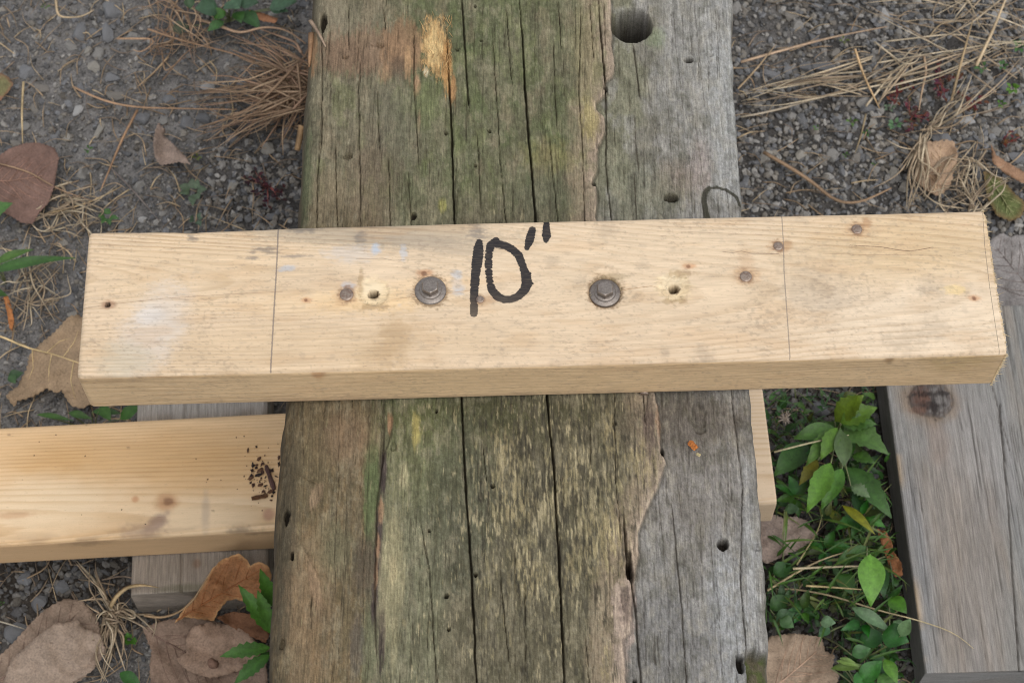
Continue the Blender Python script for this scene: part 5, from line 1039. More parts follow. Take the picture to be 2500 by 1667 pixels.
gl = dead_leaf('broad pinkish-brown leaf folded over itself beside the log at the bottom', [c8(*p) for p in [(770, 1270), (850, 1240), (930, 1220), (1010, 1210), (1150, 1230), (1280, 1260), (1380, 1330), (1440, 1450), (1450, 1568), (1400, 1640), (1000, 1690), (820, 1600), (810, 1480), (820, 1390)]], wav(.009, .004, 2, 6, .003), (136, 112, 94), 6, (12, 1.8), [[c8(820, 1300), c8(1000, 1400), c8(1200, 1560)]], vcol=(124, 98, 84),
          flap=([c8(*p) for p in [(1040, 1262), (1140, 1235), (1280, 1260), (1360, 1300), (1410, 1400), (1400, 1450), (1300, 1500), (1150, 1540), (1030, 1510), (950, 1440), (1010, 1400), (1008, 1320)]], wav(.019, .004, 2.2, 7, -.005, -.003), (150, 123, 102)))
V, F = stone_shape(2, 2, 71); part('gall', V * np.array([.0042, .0042, .0035]) + at(*c8(1155, 1458), .021), F, M_BARK, gl, {'col': np.tile(lin((116, 88, 72)), (len(V), 1))})
dead_leaf('curled orange-brown leaf leaning on the grey block and the log', [c8(*p) for p in [(1140, 960), (1200, 900), (1290, 865), (1340, 900), (1355, 932), (1400, 910), (1450, 930), (1472, 980), (1455, 1060), (1425, 1130), (1390, 1150), (1280, 1112), (1230, 1122), (1180, 1180), (1160, 1230), (1000, 1210), (945, 1243), (1000, 1160), (1060, 1090), (1110, 1020)]], wav(.042, .007, 2, 8, .006, 0, .008, .018), (146, 97, 58), 8, (16, 1.2), [[c8(960, 1225), c8(1150, 1110), c8(1400, 960)]], vcol=(140, 84, 44), edge=((196, 148, 96), 7),
          flap=([c8(*p) for p in [(1170, 1212), (1260, 1180), (1400, 1200), (1460, 1300), (1440, 1350), (1300, 1290)]], wav(.022, .004, 2, 9), (110, 72, 46)))
dead_leaf('grey-pink leaf sticking out beside the end of the warm pine board', [c9(*p) for p in [(100, 690), (150, 680), (200, 700), (260, 690), (330, 715), (350, 760), (385, 780), (350, 820), (270, 870), (110, 940), (60, 900), (40, 760)]], wav(.022, .003, 2, 10), (150, 132, 120), 10, (10, 1.6))
dead_leaf('big tan-pink leaf at the bottom between log and weeds', [c9(*p) for p in [(130, 1320), (250, 1305), (400, 1325), (420, 1400), (470, 1420), (460, 1480), (490, 1520), (480, 1600), (200, 1690), (60, 1640), (90, 1400)]], wav(.02, .003, 2, 11), (156, 134, 112), 11, (10, 1.8), [[c9(140, 1600), c9(260, 1500), c9(400, 1380)]], vcol=(178, 146, 122))
dead_leaf('tan leaf half buried in straw behind the marked board', [c4(*p) for p in [(1350, 970), (1530, 960), (1562, 1040), (1560, 1110), (1530, 1200), (1510, 1280), (1430, 1340), (1350, 1310), (1280, 1240), (1270, 1130), (1330, 1060)]], wav(.008, .004, 2, 12), (172, 142, 114), 12, (13, 3), [[c4(1400, 1320), c4(1440, 1150), c4(1450, 980)]], vcol=(188, 158, 124))
dead_leaf('narrow curled brown leaf at the right edge above the green-brown leaf', [c4(*p) for p in [(1790, 985), (1825, 1060), (1900, 1110), (2016, 1175), (2110, 1220), (2110, 1290), (1980, 1240), (1885, 1185), (1800, 1110)]], wav(.014, .003, 2, 13, 0, .004), (152, 116, 88), 13, (12, 1))
dead_leaf('dull green leaf turning brown at the right edge behind the board', [c4(*p) for p in [(1740, 1170), (1850, 1210), (1960, 1330), (2030, 1390), (2000, 1480), (1930, 1515), (1830, 1475), (1770, 1370), (1750, 1270)]], wav(.012, .003, 2, 14), (92, 100, 54), 14, (11, 2), [[c4(1770, 1200), c4(1860, 1340), c4(1950, 1480)], [c4(1850, 1330), c4(1950, 1340)]], vcol=(140, 140, 92), edge=((122, 92, 62), 12))
dead_leaf('flat grey-brown leaf with scalloped edge behind the grey plank', [c7(*p) for p in [(2060, 330), (2130, 280), (2200, 232), (2270, 255), (2352, 238), (2450, 260), (2510, 400), (2470, 690), (2352, 712), (2200, 716), (2090, 620), (2060, 450)]], wav(.013, .003, 2, 15), (136, 130, 126), 15, (17, 2.8), [[c7(2480, 690), c7(2300, 480), c7(2150, 290)]], vcol=(128, 116, 110))
dead_leaf('brownish-green leaf tip at the left edge near the top', [c1(*p) for p in [(0, 500), (50, 520), (92, 575), (60, 625), (0, 692), (-60, 640), (-50, 540)]], wav(.01, .002, 2, 16), (114, 110, 72), 16, (10, 1.4), edge=((140, 96, 76), 8))
dead_leaf('small orange leaf sliver at the left edge beside the tan leaf', [c5(*p) for p in [(22, 588), (50, 580), (75, 660), (90, 740), (80, 805), (62, 790), (45, 690)]], wav(.012, .002, 2, 17), (176, 112, 62), 17, (9, .8))
dead_leaf('dark brown curled leaf lying against the grey plank edge', [c9(*p) for p in [(690, 755), (740, 770), (772, 830), (782, 880), (820, 930), (828, 1000), (790, 1012), (750, 930), (718, 840)]], wav(.03, .004, 2, 18, 0, .004), (124, 78, 44), 18, (10, 1.2))
dead_leaf('small orange-brown leaf among straw beside the top left weed', [c1(*p) for p in [(1700, 70), (1790, 90), (1900, 130), (1880, 160), (1790, 145), (1730, 110)]], wav(.014, .002, 2, 19), (166, 114, 80), 19, (10, 1))

# ================================================================== GREEN PLANTS
def fresh(c):
    g_ = sum(c) / 3; return tuple(min(255, max(0, g_ * .64 + 1.05 * (v - g_))) for v in c)
def leaf_blade(p0, p1, w, arch=.0, fold=.25, teeth=0, shape=1.0, n=13, roll=0.0, col=(90, 124, 62), seed=0, droop=0.0):
    p0, p1 = np.asarray(p0, float), np.asarray(p1, float); t = np.linspace(0, 1, n); ax_ = p1 - p0; Ln = np.linalg.norm(ax_); d_ = ax_ / Ln
    sd = np.cross(d_, [0, 0, 1.0]); sd = sd / (np.linalg.norm(sd) + 1e-9); up_ = np.cross(sd, d_)
    sd, up_ = sd * math.cos(roll) + up_ * math.sin(roll), up_ * math.cos(roll) - sd * math.sin(roll)
    hw = w * np.sin(np.pi * np.clip(t, 0, 1) ** (shape * .8)) ** 1.05 + w * .03
    if teeth: hw = hw * (1 + teeth * np.where(np.arange(n) % 2 == 0, .5, -.5) * np.sin(np.pi * t))
    C = p0 + t[:, None] * ax_ + (arch * Ln * 4 * t * (1 - t) - droop * Ln * t * t)[:, None] * np.array([0, 0, 1.0])
    rows = []; tone = []; rg = np.random.default_rng(seed)
    for a in (-1, -.55, 0, .55, 1):
        rows.append(C + sd * (hw * a)[:, None] + up_ * (hw * abs(a) * fold + .06 * w * np.sin(t * 9 + a * 2))[:, None]); tone.append(np.full(n, 1.0 if a else 1.22))
    V = np.stack(rows, 1).reshape(-1, 3); F = grid_faces(n, 5); c = np.tile(lin(fresh(col)), (n * 5, 1)) * np.stack(tone, 1).reshape(-1)[:, None] * rg.uniform(.88, 1.12)
    return V, F, np.clip(c, 0, 1)
def plant(name, label, base_px, zb, leaves, cat='weed', col=(90, 124, 62), group='green weeds', stem=True, seed=0, mat=None):
    """leaves: (base px, base z, tip px, tip z, half width px, {options})"""
    b0 = at(base_px[0], base_px[1], zb); root = empty(name, (b0[0], b0[1], 0), label, cat, group)
    for i, lf in enumerate(leaves):
        q0, z0, q1, z1, w = lf[:5]; op = dict(lf[5]) if len(lf) > 5 else {}
        a, b = at(q0[0], q0[1], z0), at(q1[0], q1[1], z1); op.setdefault('col', col); op.setdefault('arch', .08)
        V, F, C = leaf_blade(a, b, w * GPX * .8, seed=seed + i, **op); part('leaf', V, F, mat or M_GREEN, root, {'col': C})
        if stem and np.linalg.norm(a - b0) > .004:
            foot = np.array([b0[0], b0[1], max(.0, zb - .02)]); v, f, c = ribbon(np.array([foot, (foot + a) / 2 + np.array([0, 0, .004]), a]), .0007, .8, (120, 126, 84), .7); part('stem', v, f, M_GREEN, root, {'col': c})
    return root
plant('lobed_weed', 'leafy green weed with toothed leaves between log and grey plank', c9(495, 210), .05, [
    (c9(470, 190), .05, c9(622, 52), .07, 30, dict(col=(120, 142, 56), teeth=.25)), (c9(500, 200), .055, c9(694, 118), .06, 28, dict(col=(110, 140, 58), teeth=.3)), (c9(505, 205), .055, c9(690, 205), .058, 24, dict(teeth=.35)),
    (c9(520, 215), .05, c9(755, 365), .055, 36, dict(teeth=.25, shape=.8, col=(98, 128, 72))), (c9(470, 225), .05, c9(250, 285), .05, 24, {}), (c9(470, 230), .052, c9(318, 425), .055, 22, dict(teeth=.2, col=(104, 138, 66))), (c9(485, 225), .058, c9(395, 395), .06, 22, dict(col=(112, 146, 66), teeth=.2)),
    (c9(498, 225), .06, c9(520, 430), .06, 24, dict(col=(112, 134, 90), shape=1.4)), (c9(450, 410), .06, c9(323, 672), .062, 28, dict(col=(116, 156, 70), teeth=.15)), (c9(510, 440), .058, c9(398, 655), .056, 24, dict(col=(96, 136, 62))), (c9(530, 430), .045, c9(770, 700), .05, 32, dict(col=(80, 116, 58), teeth=.2)),
    (c9(555, 530), .055, c9(655, 590), .055, 17, dict(col=(128, 150, 112), teeth=.4)), (c9(560, 370), .04, c9(685, 410), .045, 16, dict(teeth=.3)), (c9(380, 395), .045, c9(282, 528), .05, 17, dict(col=(142, 138, 62), teeth=.2)), (c9(330, 310), .03, c9(150, 480), .035, 34, dict(col=(76, 112, 58)))], seed=1)
plant('yellowing_weed', 'yellow-green narrow leaf below the lobed weed', c9(500, 620), .04, [(c9(510, 632), .045, c9(682, 785), .05, 13, dict(col=(150, 152, 56))), (c9(430, 650), .03, c9(530, 760), .03, 12, dict(col=(120, 128, 52)))], seed=21)
plant('oval_leaf_weed', 'weed with one large bright oval leaf near the grey plank', c9(655, 900), .07, [(c9(657, 890), .085, c9(660, 1165), .08, 34, dict(col=(128, 172, 84), fold=.12, arch=.1, shape=.95)), (c9(640, 850), .05, c9(468, 948), .045, 18, dict(col=(86, 124, 64))), (c9(740, 900), .04, c9(800, 860), .06, 9, {}), (c9(690, 940), .035, c9(730, 1120), .04, 22, dict(col=(70, 106, 62))), (c9(500, 990), .04, c9(560, 1100), .04, 24, dict(col=(72, 110, 48)))], seed=31)
plant('clover_weed', 'low dark green round-leaved weed at the bottom beside the grey plank', c9(780, 1330), .04, [(c9(560, 1170), .055, c9(770, 1300), .05, 17, dict(col=(124, 150, 116))), (c9(815, 1320), .06, c9(868, 1228), .075, 17, dict(col=(150, 178, 136))), (c9(720, 1310), .055, c9(860, 1350), .058, 33, dict(col=(60, 108, 52), shape=.9)), (c9(755, 1120), .045, c9(850, 1200), .05, 22, dict(col=(100, 148, 56))), (c9(780, 1240), .05, c9(830, 1290), .05, 14, dict(col=(120, 150, 110))), (c9(600, 1350), .04, c9(740, 1320), .04, 26, dict(col=(54, 96, 48)))], seed=41)
plant('round_leaf_weed', 'pale round-leaved seedling in the middle of the weeds', c9(420, 1270), .04, [(c9(395, 1245), .055, c9(475, 1250), .058, 16, dict(col=(140, 166, 134), shape=.9, fold=.1)), (c9(440, 1270), .045, c9(385, 1325), .045, 14, dict(col=(104, 140, 104))), (c9(560, 1420), .05, c9(660, 1385), .052, 18, dict(col=(108, 148, 100), shape=.9)), (c9(560, 1250), .03, c9(670, 1240), .03, 20, dict(col=(92, 112, 76)))], seed=51)
plant('ragged_weed', 'green leaves at the bottom edge below the feathery sprig', c9(620, 1560), .03, [(c9(600, 1560), .05, c9(720, 1450), .055, 24, dict(col=(74, 130, 60))), (c9(640, 1500), .05, c9(590, 1640), .05, 26, dict(col=(66, 122, 54))), (c9(730, 1440), .05, c9(800, 1570), .05, 17, dict(col=(110, 152, 66))), (c9(700, 1520), .05, c9(790, 1660), .05, 20, dict(col=(96, 130, 72))), (c9(450, 1490), .05, c9(640, 1480), .052, 11, dict(col=(126, 150, 86))), (c9(480, 1450), .055, c9(600, 1480), .055, 7, dict(col=(142, 166, 100))), (c9(500, 1435), .057, c9(580, 1460), .057, 5, dict(col=(142, 166, 100)))], seed=61)
plant('broad_leaf_weed', 'dull green leaves hugging the log beside the lower pink leaf', c9(200, 1220), .03, [(c9(160, 1240), .03, c9(262, 1195), .035, 20, dict(col=(116, 148, 112))), (c9(180, 1230), .035, c9(255, 1275), .035, 18, dict(col=(96, 128, 84))), (c9(130, 1180), .03, c9(230, 1110), .03, 22, dict(col=(68, 104, 52))), (c9(150, 1000), .03, c9(240, 940), .03, 22, dict(col=(58, 96, 46))), (c9(205, 655), .03, c9(285, 650), .032, 15, dict(col=(98, 126, 92), fold=.1))], seed=71)
WG = (106, 134, 108)
plant('rosette_weed', 'bluish-green weed rosette at the top edge left of the log', c1(1560, 90), .012, [(c1(1490, 60), .02, c1(1330, 60), .024, 36, dict(col=WG, shape=.8, fold=.1)), (c1(1560, 10), .02, c1(1640, 60), .024, 34, dict(col=WG, shape=.9, fold=.1)), (c1(1540, 80), .02, c1(1460, 130), .018, 22, dict(col=(96, 138, 70))), (c1(1530, 150), .016, c1(1420, 215), .016, 18, dict(col=(104, 140, 92), teeth=.2)), (c1(1640, 30), .02, c1(1770, 20), .022, 26, dict(col=WG, teeth=.2)), (c1(1840, 60), .02, c1(2030, 10), .024, 28, dict(col=WG, teeth=.25)), (c1(1650, 80), .014, c1(1780, 200), .014, 24, dict(col=(92, 126, 84))), (c1(1620, 80), .016, c1(1650, 160), .016, 20, dict(col=(84, 122, 66))), (c1(1850, 70), .02, c1(1970, 80), .022, 18, dict(col=WG)), (c1(1300, 60), .015, c1(1290, -30), .02, 16, dict(col=(96, 124, 88))), (c1(1180, 220), .01, c1(1300, 180), .01, 24, dict(col=(112, 118, 96)))], seed=81)
plant('lance_leaf_weed', 'long pointed green leaf at the left edge behind the marked board', c5(0, 420), .02, [(c5(-60, 430), .02, c5(484, 340), .022, 17, dict(col=(92, 128, 72), shape=.9)), (c5(-40, 380), .02, c5(216, 285), .024, 14, dict(col=(104, 134, 74))), (c5(-90, 90), .024, c5(80, -10), .03, 24, dict(col=(104, 138, 84), teeth=.2)), (c5(-60, 560), .012, c5(50, 580), .014, 12, dict(col=(72, 104, 46)))], seed=91)
plant('low_clover', 'small dark leaf at the left edge under the tan leaf', c5(90, 1090), .01, [(c5(50, 1110), .01, c5(150, 1070), .012, 16, dict(col=(78, 104, 70))), (c5(60, 1090), .012, c5(100, 1140), .012, 12, dict(col=(90, 118, 78)))], seed=95)
plant('jagged_weed', 'spotted green jagged leaves poking out beside the log at the bottom left', c8(1490, 1380), .05, [(c8(1480, 1305), .06, c8(1290, 1035), .08, 20, dict(col=(98, 138, 66), teeth=.3, n=15)), (c8(1485, 1160), .06, c8(1408, 948), .09, 18, dict(col=(104, 146, 70), teeth=.3, n=15)), (c8(1475, 1290), .06, c8(1394, 1063), .085, 18, dict(col=(110, 150, 76), teeth=.3, n=15)), (c8(1465, 1375), .06, c8(1188, 1425), .065, 19, dict(col=(100, 140, 72), teeth=.35, n=15)), (c8(1460, 1415), .06, c8(1265, 1575), .06, 19, dict(col=(92, 134, 66), teeth=.3, n=15)), (c8(1465, 1400), .05, c8(1395, 1460), .05, 12, dict(col=(66, 100, 44)))], seed=101)
plant('grass_weed', 'green blades showing under the front of the marked board at left', c8(480, 150), .02, [(c8(200, 115), .03, c8(400, 150), .03, 8, {}), (c8(370, 105), .03, c8(500, 140), .03, 11, {}), (c8(545, 70), .035, c8(600, 150), .035, 16, dict(col=(86, 126, 56))), (c8(650, 140), .03, c8(765, 70), .035, 18, dict(col=(82, 122, 54))), (c8(500, 100), .025, c8(660, 110), .025, 12, dict(col=(66, 100, 44)))], seed=111)
plant('seedling_cluster', 'small dark green leaf at the bottom edge left of the folded leaf', c8(700, 1530), .02, [(c8(650, 1510), .02, c8(770, 1590), .02, 17, dict(col=(72, 116, 58)))], seed=121, stem=False)
def spray(name, label, base, n, r, z, col, seed, a0=0, a1=6.28, w=.22, teeth=.2):
    rr_ = random.Random(seed); ls = []
    for k in range(n):
        a = a0 + (a1 - a0) * (k + .5) / n + rr_.uniform(-.2, .2); L_ = r * rr_.uniform(.65, 1.15); q1 = (base[0] + math.cos(a) * L_, base[1] + math.sin(a) * L_ * .85); dz = rr_.uniform(-.012, .012)
        ls.append(((base[0] + math.cos(a) * L_ * .12, base[1] + math.sin(a) * L_ * .1), z + dz * .3, q1, z + dz, L_ * w * rr_.uniform(.8, 1.2), dict(col=tuple(int(v * rr_.uniform(.8, 1.2)) for v in col), teeth=teeth, n=13, shape=.85, fold=.3, arch=rr_.uniform(.02, .16), roll=rr_.uniform(-.35, .35))))
    return plant(name, label, base, z, ls, seed=seed)
spray('pointed_weed', 'dark pointed weed close to the lower end of the warm pine board', c9(270, 590), 7, 62, .03, (72, 110, 54), 201, .2, 5.6)
spray('pointed_weed', 'pointed weed under the toothed leaves beside the grey plank', c9(610, 690), 8, 70, .034, (78, 120, 56), 202)
spray('pointed_weed', 'low pointed weed left of the bright oval leaf', c9(420, 870), 8, 62, .03, (66, 104, 48), 203)
spray('pointed_weed', 'dark pointed weed left of the pale round-leaved seedling', c9(300, 1190), 7, 56, .03, (70, 110, 54), 204)
spray('pointed_weed', 'pointed weed right below the bright oval leaf', c9(620, 1250), 8, 60, .035, (64, 108, 50), 205)
spray('pointed_weed', 'pointed weed in the bottom corner against the grey plank', c9(760, 1480), 7, 60, .035, (70, 120, 54), 206, 1.2, 5.2)
spray('pointed_weed', 'small pointed weed at the foot of the toothed weed', c9(390, 330), 7, 58, .03, (74, 114, 52), 207, 1.6, 5.0)
spray('pointed_weed', 'pointed weed hidden under the large toothed leaves', c9(560, 280), 9, 74, .038, (80, 122, 58), 208)
def seedling(label, px, r, col, seed, n=5, z=.008, name='seedling'):
    rr_ = random.Random(seed); ls = []
    for k in range(n):
        a = k * 6.28 / n + rr_.uniform(-.4, .4); q1 = (px[0] + math.cos(a) * r * rr_.uniform(.7, 1.2), px[1] + math.sin(a) * r * rr_.uniform(.6, 1.0)); ls.append(((px[0] + math.cos(a) * r * .25, px[1] + math.sin(a) * r * .2), z, q1, z + .003, r * rr_.uniform(.3, .45), dict(col=col, n=7, shape=.75, fold=.15)))
    return plant(name, label, px, z, ls, 'seedling', col, 'tiny seedlings in the gravel', stem=True, seed=seed)
seedling('tiny green seedling right of the large brown leaf', c1(600, 1020), 13, (96, 134, 72), 1, 4); seedling('green clover seedling just behind the back edge of the marked board', c1(735, 1480), 26, (104, 140, 88), 2, 6, .01)
seedling('grey-green rosette seedling on the soil between leaf scrap and marked board', c1(1320, 1310), 36, (122, 138, 114), 3, 7, .01); seedling('grey-green seedling touching the back edge of the marked board', c1(1340, 1500), 22, (118, 136, 116), 4, 5)
seedling('tiny green seedling at the top left by the bent straw', c1(310, 45), 12, (116, 140, 84), 5); seedling('tiny yellow-green sprout below the torn leaf scrap', c1(1345, 1075), 12, (128, 138, 80), 6, 4)
seedling('bright green sprout in the dark gravel nearest the log', c4(598, 875), 10, (110, 158, 78), 7); seedling('upright green sprout in the dark gravel', c4(836, 830), 15, (112, 142, 76), 8, 4); seedling('green sprout right of the leaning thin straw', c4(940, 910), 11, (104, 140, 80), 9, 4)
seedling('tiny green sprout low in the gravel left of the rounded stones', c4(800, 1060), 10, (110, 140, 84), 10, 4); seedling('lowest green sprout in the dark gravel', c4(995, 1120), 8, (104, 148, 70), 11, 4); seedling('pale green seedling pair left of the red spurge', c4(1135, 850), 20, (128, 158, 122), 12, 6); seedling('small grey-green seedling above the pale pair', c4(1095, 740), 17, (136, 152, 130), 13, 5)
seedling('bright green seedling at the right edge below the straw bundle', c4(1935, 605), 20, (118, 154, 78), 14, 6); seedling('green seedling under the broad pale stalk', c4(1725, 460), 18, (108, 140, 96), 15, 5); seedling('green seedling beside the broad pale stalk near the right edge', c4(1870, 450), 16, (106, 142, 92), 16, 5); seedling('lower bright sprout near the right edge', c4(1860, 710), 14, (108, 150, 72), 17, 5); seedling('tall green seedling at the right edge by the straw bundle', c4(1985, 320), 20, (104, 144, 88), 18, 5)
seedling('small yellow-green sprout on the long stalk at upper right', c4(785, 275), 14, (126, 138, 78), 19, 4); seedling('green sprouts at the foot of the withered tuft beside the grey block', c8(700, 1330), 20, (96, 138, 62), 20, 7, .012); seedling('single green sprout at the left edge above the folded leaf', c8(10, 1135), 8, (104, 138, 78), 21, 3)
def spurge(label, c, rx, ry, n, col, seed):
    r = random.Random(seed); b0 = at(c[0], c[1], .004); root = empty('red_spurge', (b0[0], b0[1], 0), label, 'spurge', 'red creeping spurge')
    for k in range(max(3, n // 9)):
        a = r.uniform(0, 6.28); p = [c]; 
        for s_ in range(4): p.append((p[-1][0] + math.cos(a) * rx * .26 + r.gauss(0, 3), p[-1][1] + math.sin(a) * ry * .26 + r.gauss(0, 3)))
        V, F, C = ribbon(lift(p, .006), .0006, .8, (150, 84, 76), .4); part('stem', V, F, M_RED, root, {'col': C})
        for q_ in p[1:]:
            for m in range(max(2, n // (4 * max(3, n // 9)))):
                aa = r.uniform(0, 6.28); w = r.uniform(4, 7.5); q0 = (q_[0] + r.gauss(0, rx * .1), q_[1] + r.gauss(0, ry * .1)); z_ = r.uniform(.005, .011)
                V, F, C = leaf_blade(at(q0[0], q0[1], z_), at(q0[0] + math.cos(aa) * w * 2.2, q0[1] + math.sin(aa) * w * 1.9, z_ + r.uniform(0, .003)), w * .6 * GPX, .05, .15, n=6, shape=.9, col=tuple(int(v * r.uniform(.8, 1.15)) for v in col), seed=k * 31 + m); part('leaf', V, F, M_RED, root, {'col': C})
    return root
spurge('dark red creeping spurge beside the left edge of the log', c1(1830, 1270), 44, 44, 64, (78, 50, 54), 1)
spurge('dusty red spurge under the straw at upper right', c4(1250, 800), 40, 34, 60, (122, 88, 84), 2); spurge('red spurge shoots below the straw bundle', c4(1440, 530), 44, 40, 60, (124, 86, 84), 3); spurge('red spurge shoot left of the bent straw', c4(1140, 590), 22, 34, 34, (126, 82, 80), 4); spurge('small red spurge right of the straw clump', c4(1660, 710), 44, 24, 40, (120, 82, 74), 5); spurge('red spurge sprig right of the tan leaf', c4(1880, 990), 36, 22, 30, (118, 82, 72), 6)
# dense low ground cover in the gap, reads as one mass
V_, F_, C_ = [], [], []; nv_ = 0; rg_ = random.Random(5)
for k in range(1500):
    q_ = c9(rg_.uniform(90, 900), rg_.uniform(40, 1660)); z_ = rg_.uniform(.004, .03); w = rg_.uniform(5, 15); a = rg_.uniform(0, 6.28)
    p0 = at(q_[0], q_[1], z_)
    if (q_[0] < 2045 and q_[1] > 1535) or (q_[0] < 1995 and 1245 < q_[1] < 1385): continue
    if inside(p0[:1], p0[1:2], Q, .004)[0] or inside(p0[:1], p0[1:2], L, .002)[0] or p0[0] < np.interp(p0[1], YS, XR) - .06: continue
    thin = rg_.random() < .62; ln_ = w * (4 if thin else 2.3) * GPX; p1 = p0 + np.array([math.cos(a) * ln_, math.sin(a) * ln_, rg_.uniform(-.002, .012)])
    if inside(p1[:1], p1[1:2], Q, .003)[0]: continue
    V, F, C = leaf_blade(p0, p1, w * (.13 if thin else .6) * GPX, .1, .2, n=7, shape=.62, col=rg_.choice([(60, 96, 44), (76, 112, 54), (52, 84, 40), (92, 118, 66), (70, 100, 62), (104, 112, 64)]), seed=k)
    V_.append(V); F_.append(F + nv_); C_.append(C); nv_ += len(V)
for k in range(150):
    q_ = c9(rg_.uniform(110, 700), rg_.uniform(500, 1500)); 
    if (q_[0] < 2045 and q_[1] > 1520): continue
    z_ = rg_.uniform(.02, .05); a = rg_.gauss(.0, .9); Lp = rg_.uniform(40, 130); q1 = (q_[0] + math.cos(a) * Lp, q_[1] + math.sin(a) * Lp * .8); p0, p1 = at(*q_, z_), at(*q1, z_ + rg_.uniform(-.012, .012))
    if inside(p1[:1], p1[1:2], Q, .003)[0] or inside(p0[:1], p0[1:2], Q, .003)[0] or inside(p0[:1], p0[1:2], L, .002)[0] or inside(p1[:1], p1[1:2], L, .002)[0]: continue
    V, F, C = leaf_blade(p0, p1, rg_.uniform(.0006, .0013), .12, .2, n=8, shape=.6, col=rg_.choice([(86, 120, 54), (104, 130, 66), (74, 108, 48), (128, 136, 84)]), seed=k)
    V_.append(V); F_.append(F + nv_); C_.append(C); nv_ += len(V)
gc = link('ground_cover', new_mesh('ground_cover', np.vstack(V_), np.vstack(F_), M_GREEN, {'col': np.vstack(C_)})); tag(gc, 'dense low green ground cover between the log and the grey plank', 'ground cover', kind='stuff')
# pale dried seed head in the gap
sh = at(*c9(205, 185), .05); root = empty('seed_head', (sh[0], sh[1], .03), 'pale dried flower head beside the end of the warm pine board', 'seed head')
for k in range(16):
    a = k * .6; q1 = sh + np.array([math.cos(a) * .006, math.sin(a) * .008, random.uniform(-.003, .006)]) * random.uniform(.4, 1.15); V, F, C = ribbon(np.array([sh, (sh + q1) / 2 + np.array([0, 0, .002]), q1]), .0007, .3, (150, 136, 122), .3); part('bract', V, F, M_STRAW, root, {'col': C})

# ================================================================== CRUMBS, CHIPS, SPLINTERS
CM = []
for i in range(8):
    V, F = stone_shape(2, 12, 800 + i); V = V * (1 + .25 * np.random.default_rng(i).normal(size=(len(V), 1))); CM.append(new_mesh('bark_crumb', V, F, M_BARK, {'col': np.tile(lin([(84, 58, 46), (62, 46, 38), (104, 72, 52), (52, 42, 38)][i % 4]), (len(V), 1))}, smooth=False))
def cz(x, y): return (560 + x / 7.84, 1060 + y / 7.84)
crumbs = [(355, 310, 26, 48), (512, 235, 20, 32), (560, 470, 44, 46), (455, 600, 45, 42), (630, 565, 44, 40), (520, 640, 42, 34), (580, 690, 62, 42), (560, 770, 70, 40), (640, 730, 44, 40), (430, 690, 30, 40), (400, 840, 60, 46), (420, 800, 52, 30), (455, 970, 36, 60), (410, 925, 26, 40), (590, 965, 50, 34), (690, 980, 40, 24), (610, 840, 26, 26), (800, 690, 44, 46), (780, 1095, 72, 44), (850, 1110, 40, 34), (650, 1090, 38, 44), (820, 1180, 34, 30), (795, 1255, 24, 20), (900, 800, 36, 18), (950, 450, 36, 44), (945, 570, 24, 62), (-420, 860, 20, 16), (-640, 470, 12, 12), (150, 1045, 10, 14), (700, 810, 20, 18), (520, 580, 22, 26), (680, 880, 14, 10)]
for i, (x, y, rx, ry) in enumerate(crumbs):
    w = at(*cz(x, y), Z_LOW + .0005); o = link('bark_crumb', CM[i % 8]); s_ = .00029 / 7.84; rm = min(rx, ry) * s_ * .62; o.location = (w[0], w[1], Z_LOW + rm * .7); o.scale = (rx * s_ * 1.1, ry * s_ * 1.2, rm); o.rotation_euler = (random.uniform(-.3, .3), random.uniform(-.3, .3), random.uniform(-.5, .5))
    own = {0: 'oval bark crumb above the crumb patch on the warm pine board', 1: 'small upright bark crumb highest above the crumb patch', 2: 'square dark crumb at the top of the crumb patch', 22: 'round crumb right below the short bark stick', 25: 'tall dark crumb hugging the log beside the crumb patch', 24: 'reddish crumb hugging the log above the crumb patch', 26: 'lone dark crumb left of the crumb patch', 27: 'tiny dot of bark far left of the crumb patch', 18: 'largest black crumb at the right end of the short bark stick'}
    tag(o, own.get(i, 'dark bark crumb in the patch on the warm pine board beside the log'), 'crumb', 'bark crumbs on the warm pine board')
V_, F_, C_ = [], [], []
rd_ = np.random.default_rng(9)
for k in range(90):
    c_ = cz(rd_.normal(640, 190), rd_.normal(800, 260)) if k < 75 else (rd_.uniform(20, 640), rd_.uniform(1060, 1280))
    w = at(c_[0], c_[1], Z_LOW); 
    if w[0] > np.interp(w[1], YS, XL) - .001: continue
    r_ = rd_.uniform(.00018, .0005); V_.append(SB[k % 16] * r_ * np.array([1, 1.2, .6]) + w + np.array([0, 0, r_ * .4])); F_.append(ICF + 12 * len(F_)); C_.append(np.tile(lin([(70, 48, 38), (96, 66, 48), (52, 40, 34)][k % 3]), (12, 1)))
dust = link('bark_dust', new_mesh('bark_dust', np.vstack(V_), np.vstack(F_), M_BARK, {'col': np.vstack(C_)}, smooth=False)); tag(dust, 'fine bark dust on the warm pine board', 'dust', kind='stuff')
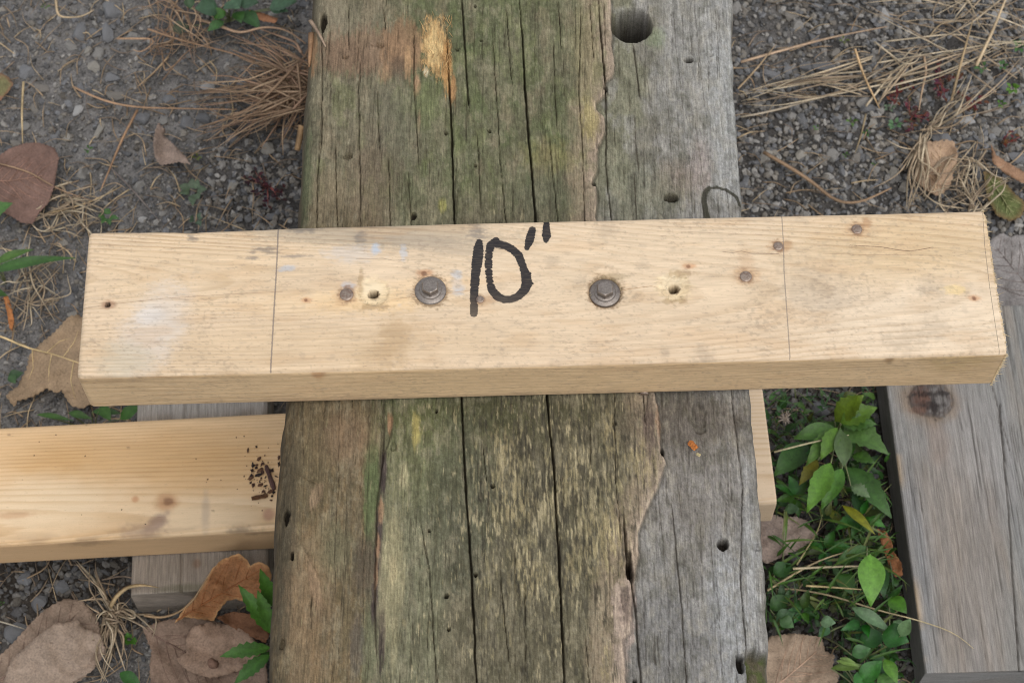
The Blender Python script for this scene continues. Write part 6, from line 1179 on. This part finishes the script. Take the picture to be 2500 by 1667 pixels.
def chip(name, label, a, b, w, z, col, cat='bark chip'):
    p0, p1 = at(*a, z), at(*b, z); n = 7; t = np.linspace(0, 1, n); d_ = (p1 - p0); s_ = np.cross(d_ / np.linalg.norm(d_), [0, 0, 1]); V = []
    rr_ = random.Random(len(label))
    for k in range(n):
        c = p0 + d_ * t[k]; ww = w * (.8 + .35 * rr_.random()) * (.75 if k in (0, n - 1) else 1); h = w * rr_.uniform(.5, .8)
        V += [c - s_ * ww, c - s_ * ww * .6 + [0, 0, h], c + s_ * ww * .3 + [0, 0, h * 1.15], c + s_ * ww, c + s_ * ww * .5 - [0, 0, w * .2]]
    F = [list(f) for f in grid_faces(n, 5, True)] + [[4, 3, 2, 1, 0], [5 * (n - 1) + i for i in range(5)]]
    return single(name, np.array(V), F, M_BARK, label, cat, {'col': np.tile(lin(col), (len(V), 1))}, smooth=False)
chip('bark_sliver', 'long dark bark sliver leaning against the log on the warm pine board', cz(700, 600), cz(860, 1060), .0016, Z_LOW + .001, (82, 58, 52)); chip('bark_sliver', 'short brown bark stick at the lower edge of the crumbs', cz(425, 1228), cz(735, 1165), .0016, Z_LOW + .001, (98, 66, 42))
oc = chip('wood_chip', 'small orange wood chip on the grey side of the log', (1683, 1078), (1700, 1096), .0019, Z_BEAM - .0015, (176, 104, 48), 'wood chip'); chip('wood_chip', 'tiny pale crumb beside the orange chip on the log', (1700, 1107), (1710, 1112), .001, Z_BEAM - .0015, (176, 160, 116), 'wood chip')
v, f, c = ribbon(np.array([at(757, 50, Z_BEAM - .006), at(768, 66, Z_BEAM - .002), at(780, 85, Z_BEAM), at(795, 115, Z_BEAM + .0005)]), .0013, .35, (172, 146, 122), .3); part('splinter', v, f, M_STRAW, beam, {'col': c})
v, f, c = ribbon(np.array([at(762, 80, Z_BEAM - .012), at(759, 120, Z_BEAM - .011), at(755, 165, Z_BEAM - .012)]), .0022, .3, (160, 122, 88), .3); part('splinter', v, f, M_STRAW, beam, {'col': c})
an, di, le = [], [], []
for k in range(150):
    x, y = random.uniform(1032, 1104), random.uniform(38, 190); an.append(at(x, y, Z_BEAM - .001)); di.append(np.array([random.uniform(-.5, .7), random.choice([-1, 1]) * 1.0, random.uniform(.05, .4)])); le.append(random.uniform(.002, .006))
fibres('torn_fibres', an, di, le, .0002, (206, 166, 108), M_STRAW, beam)
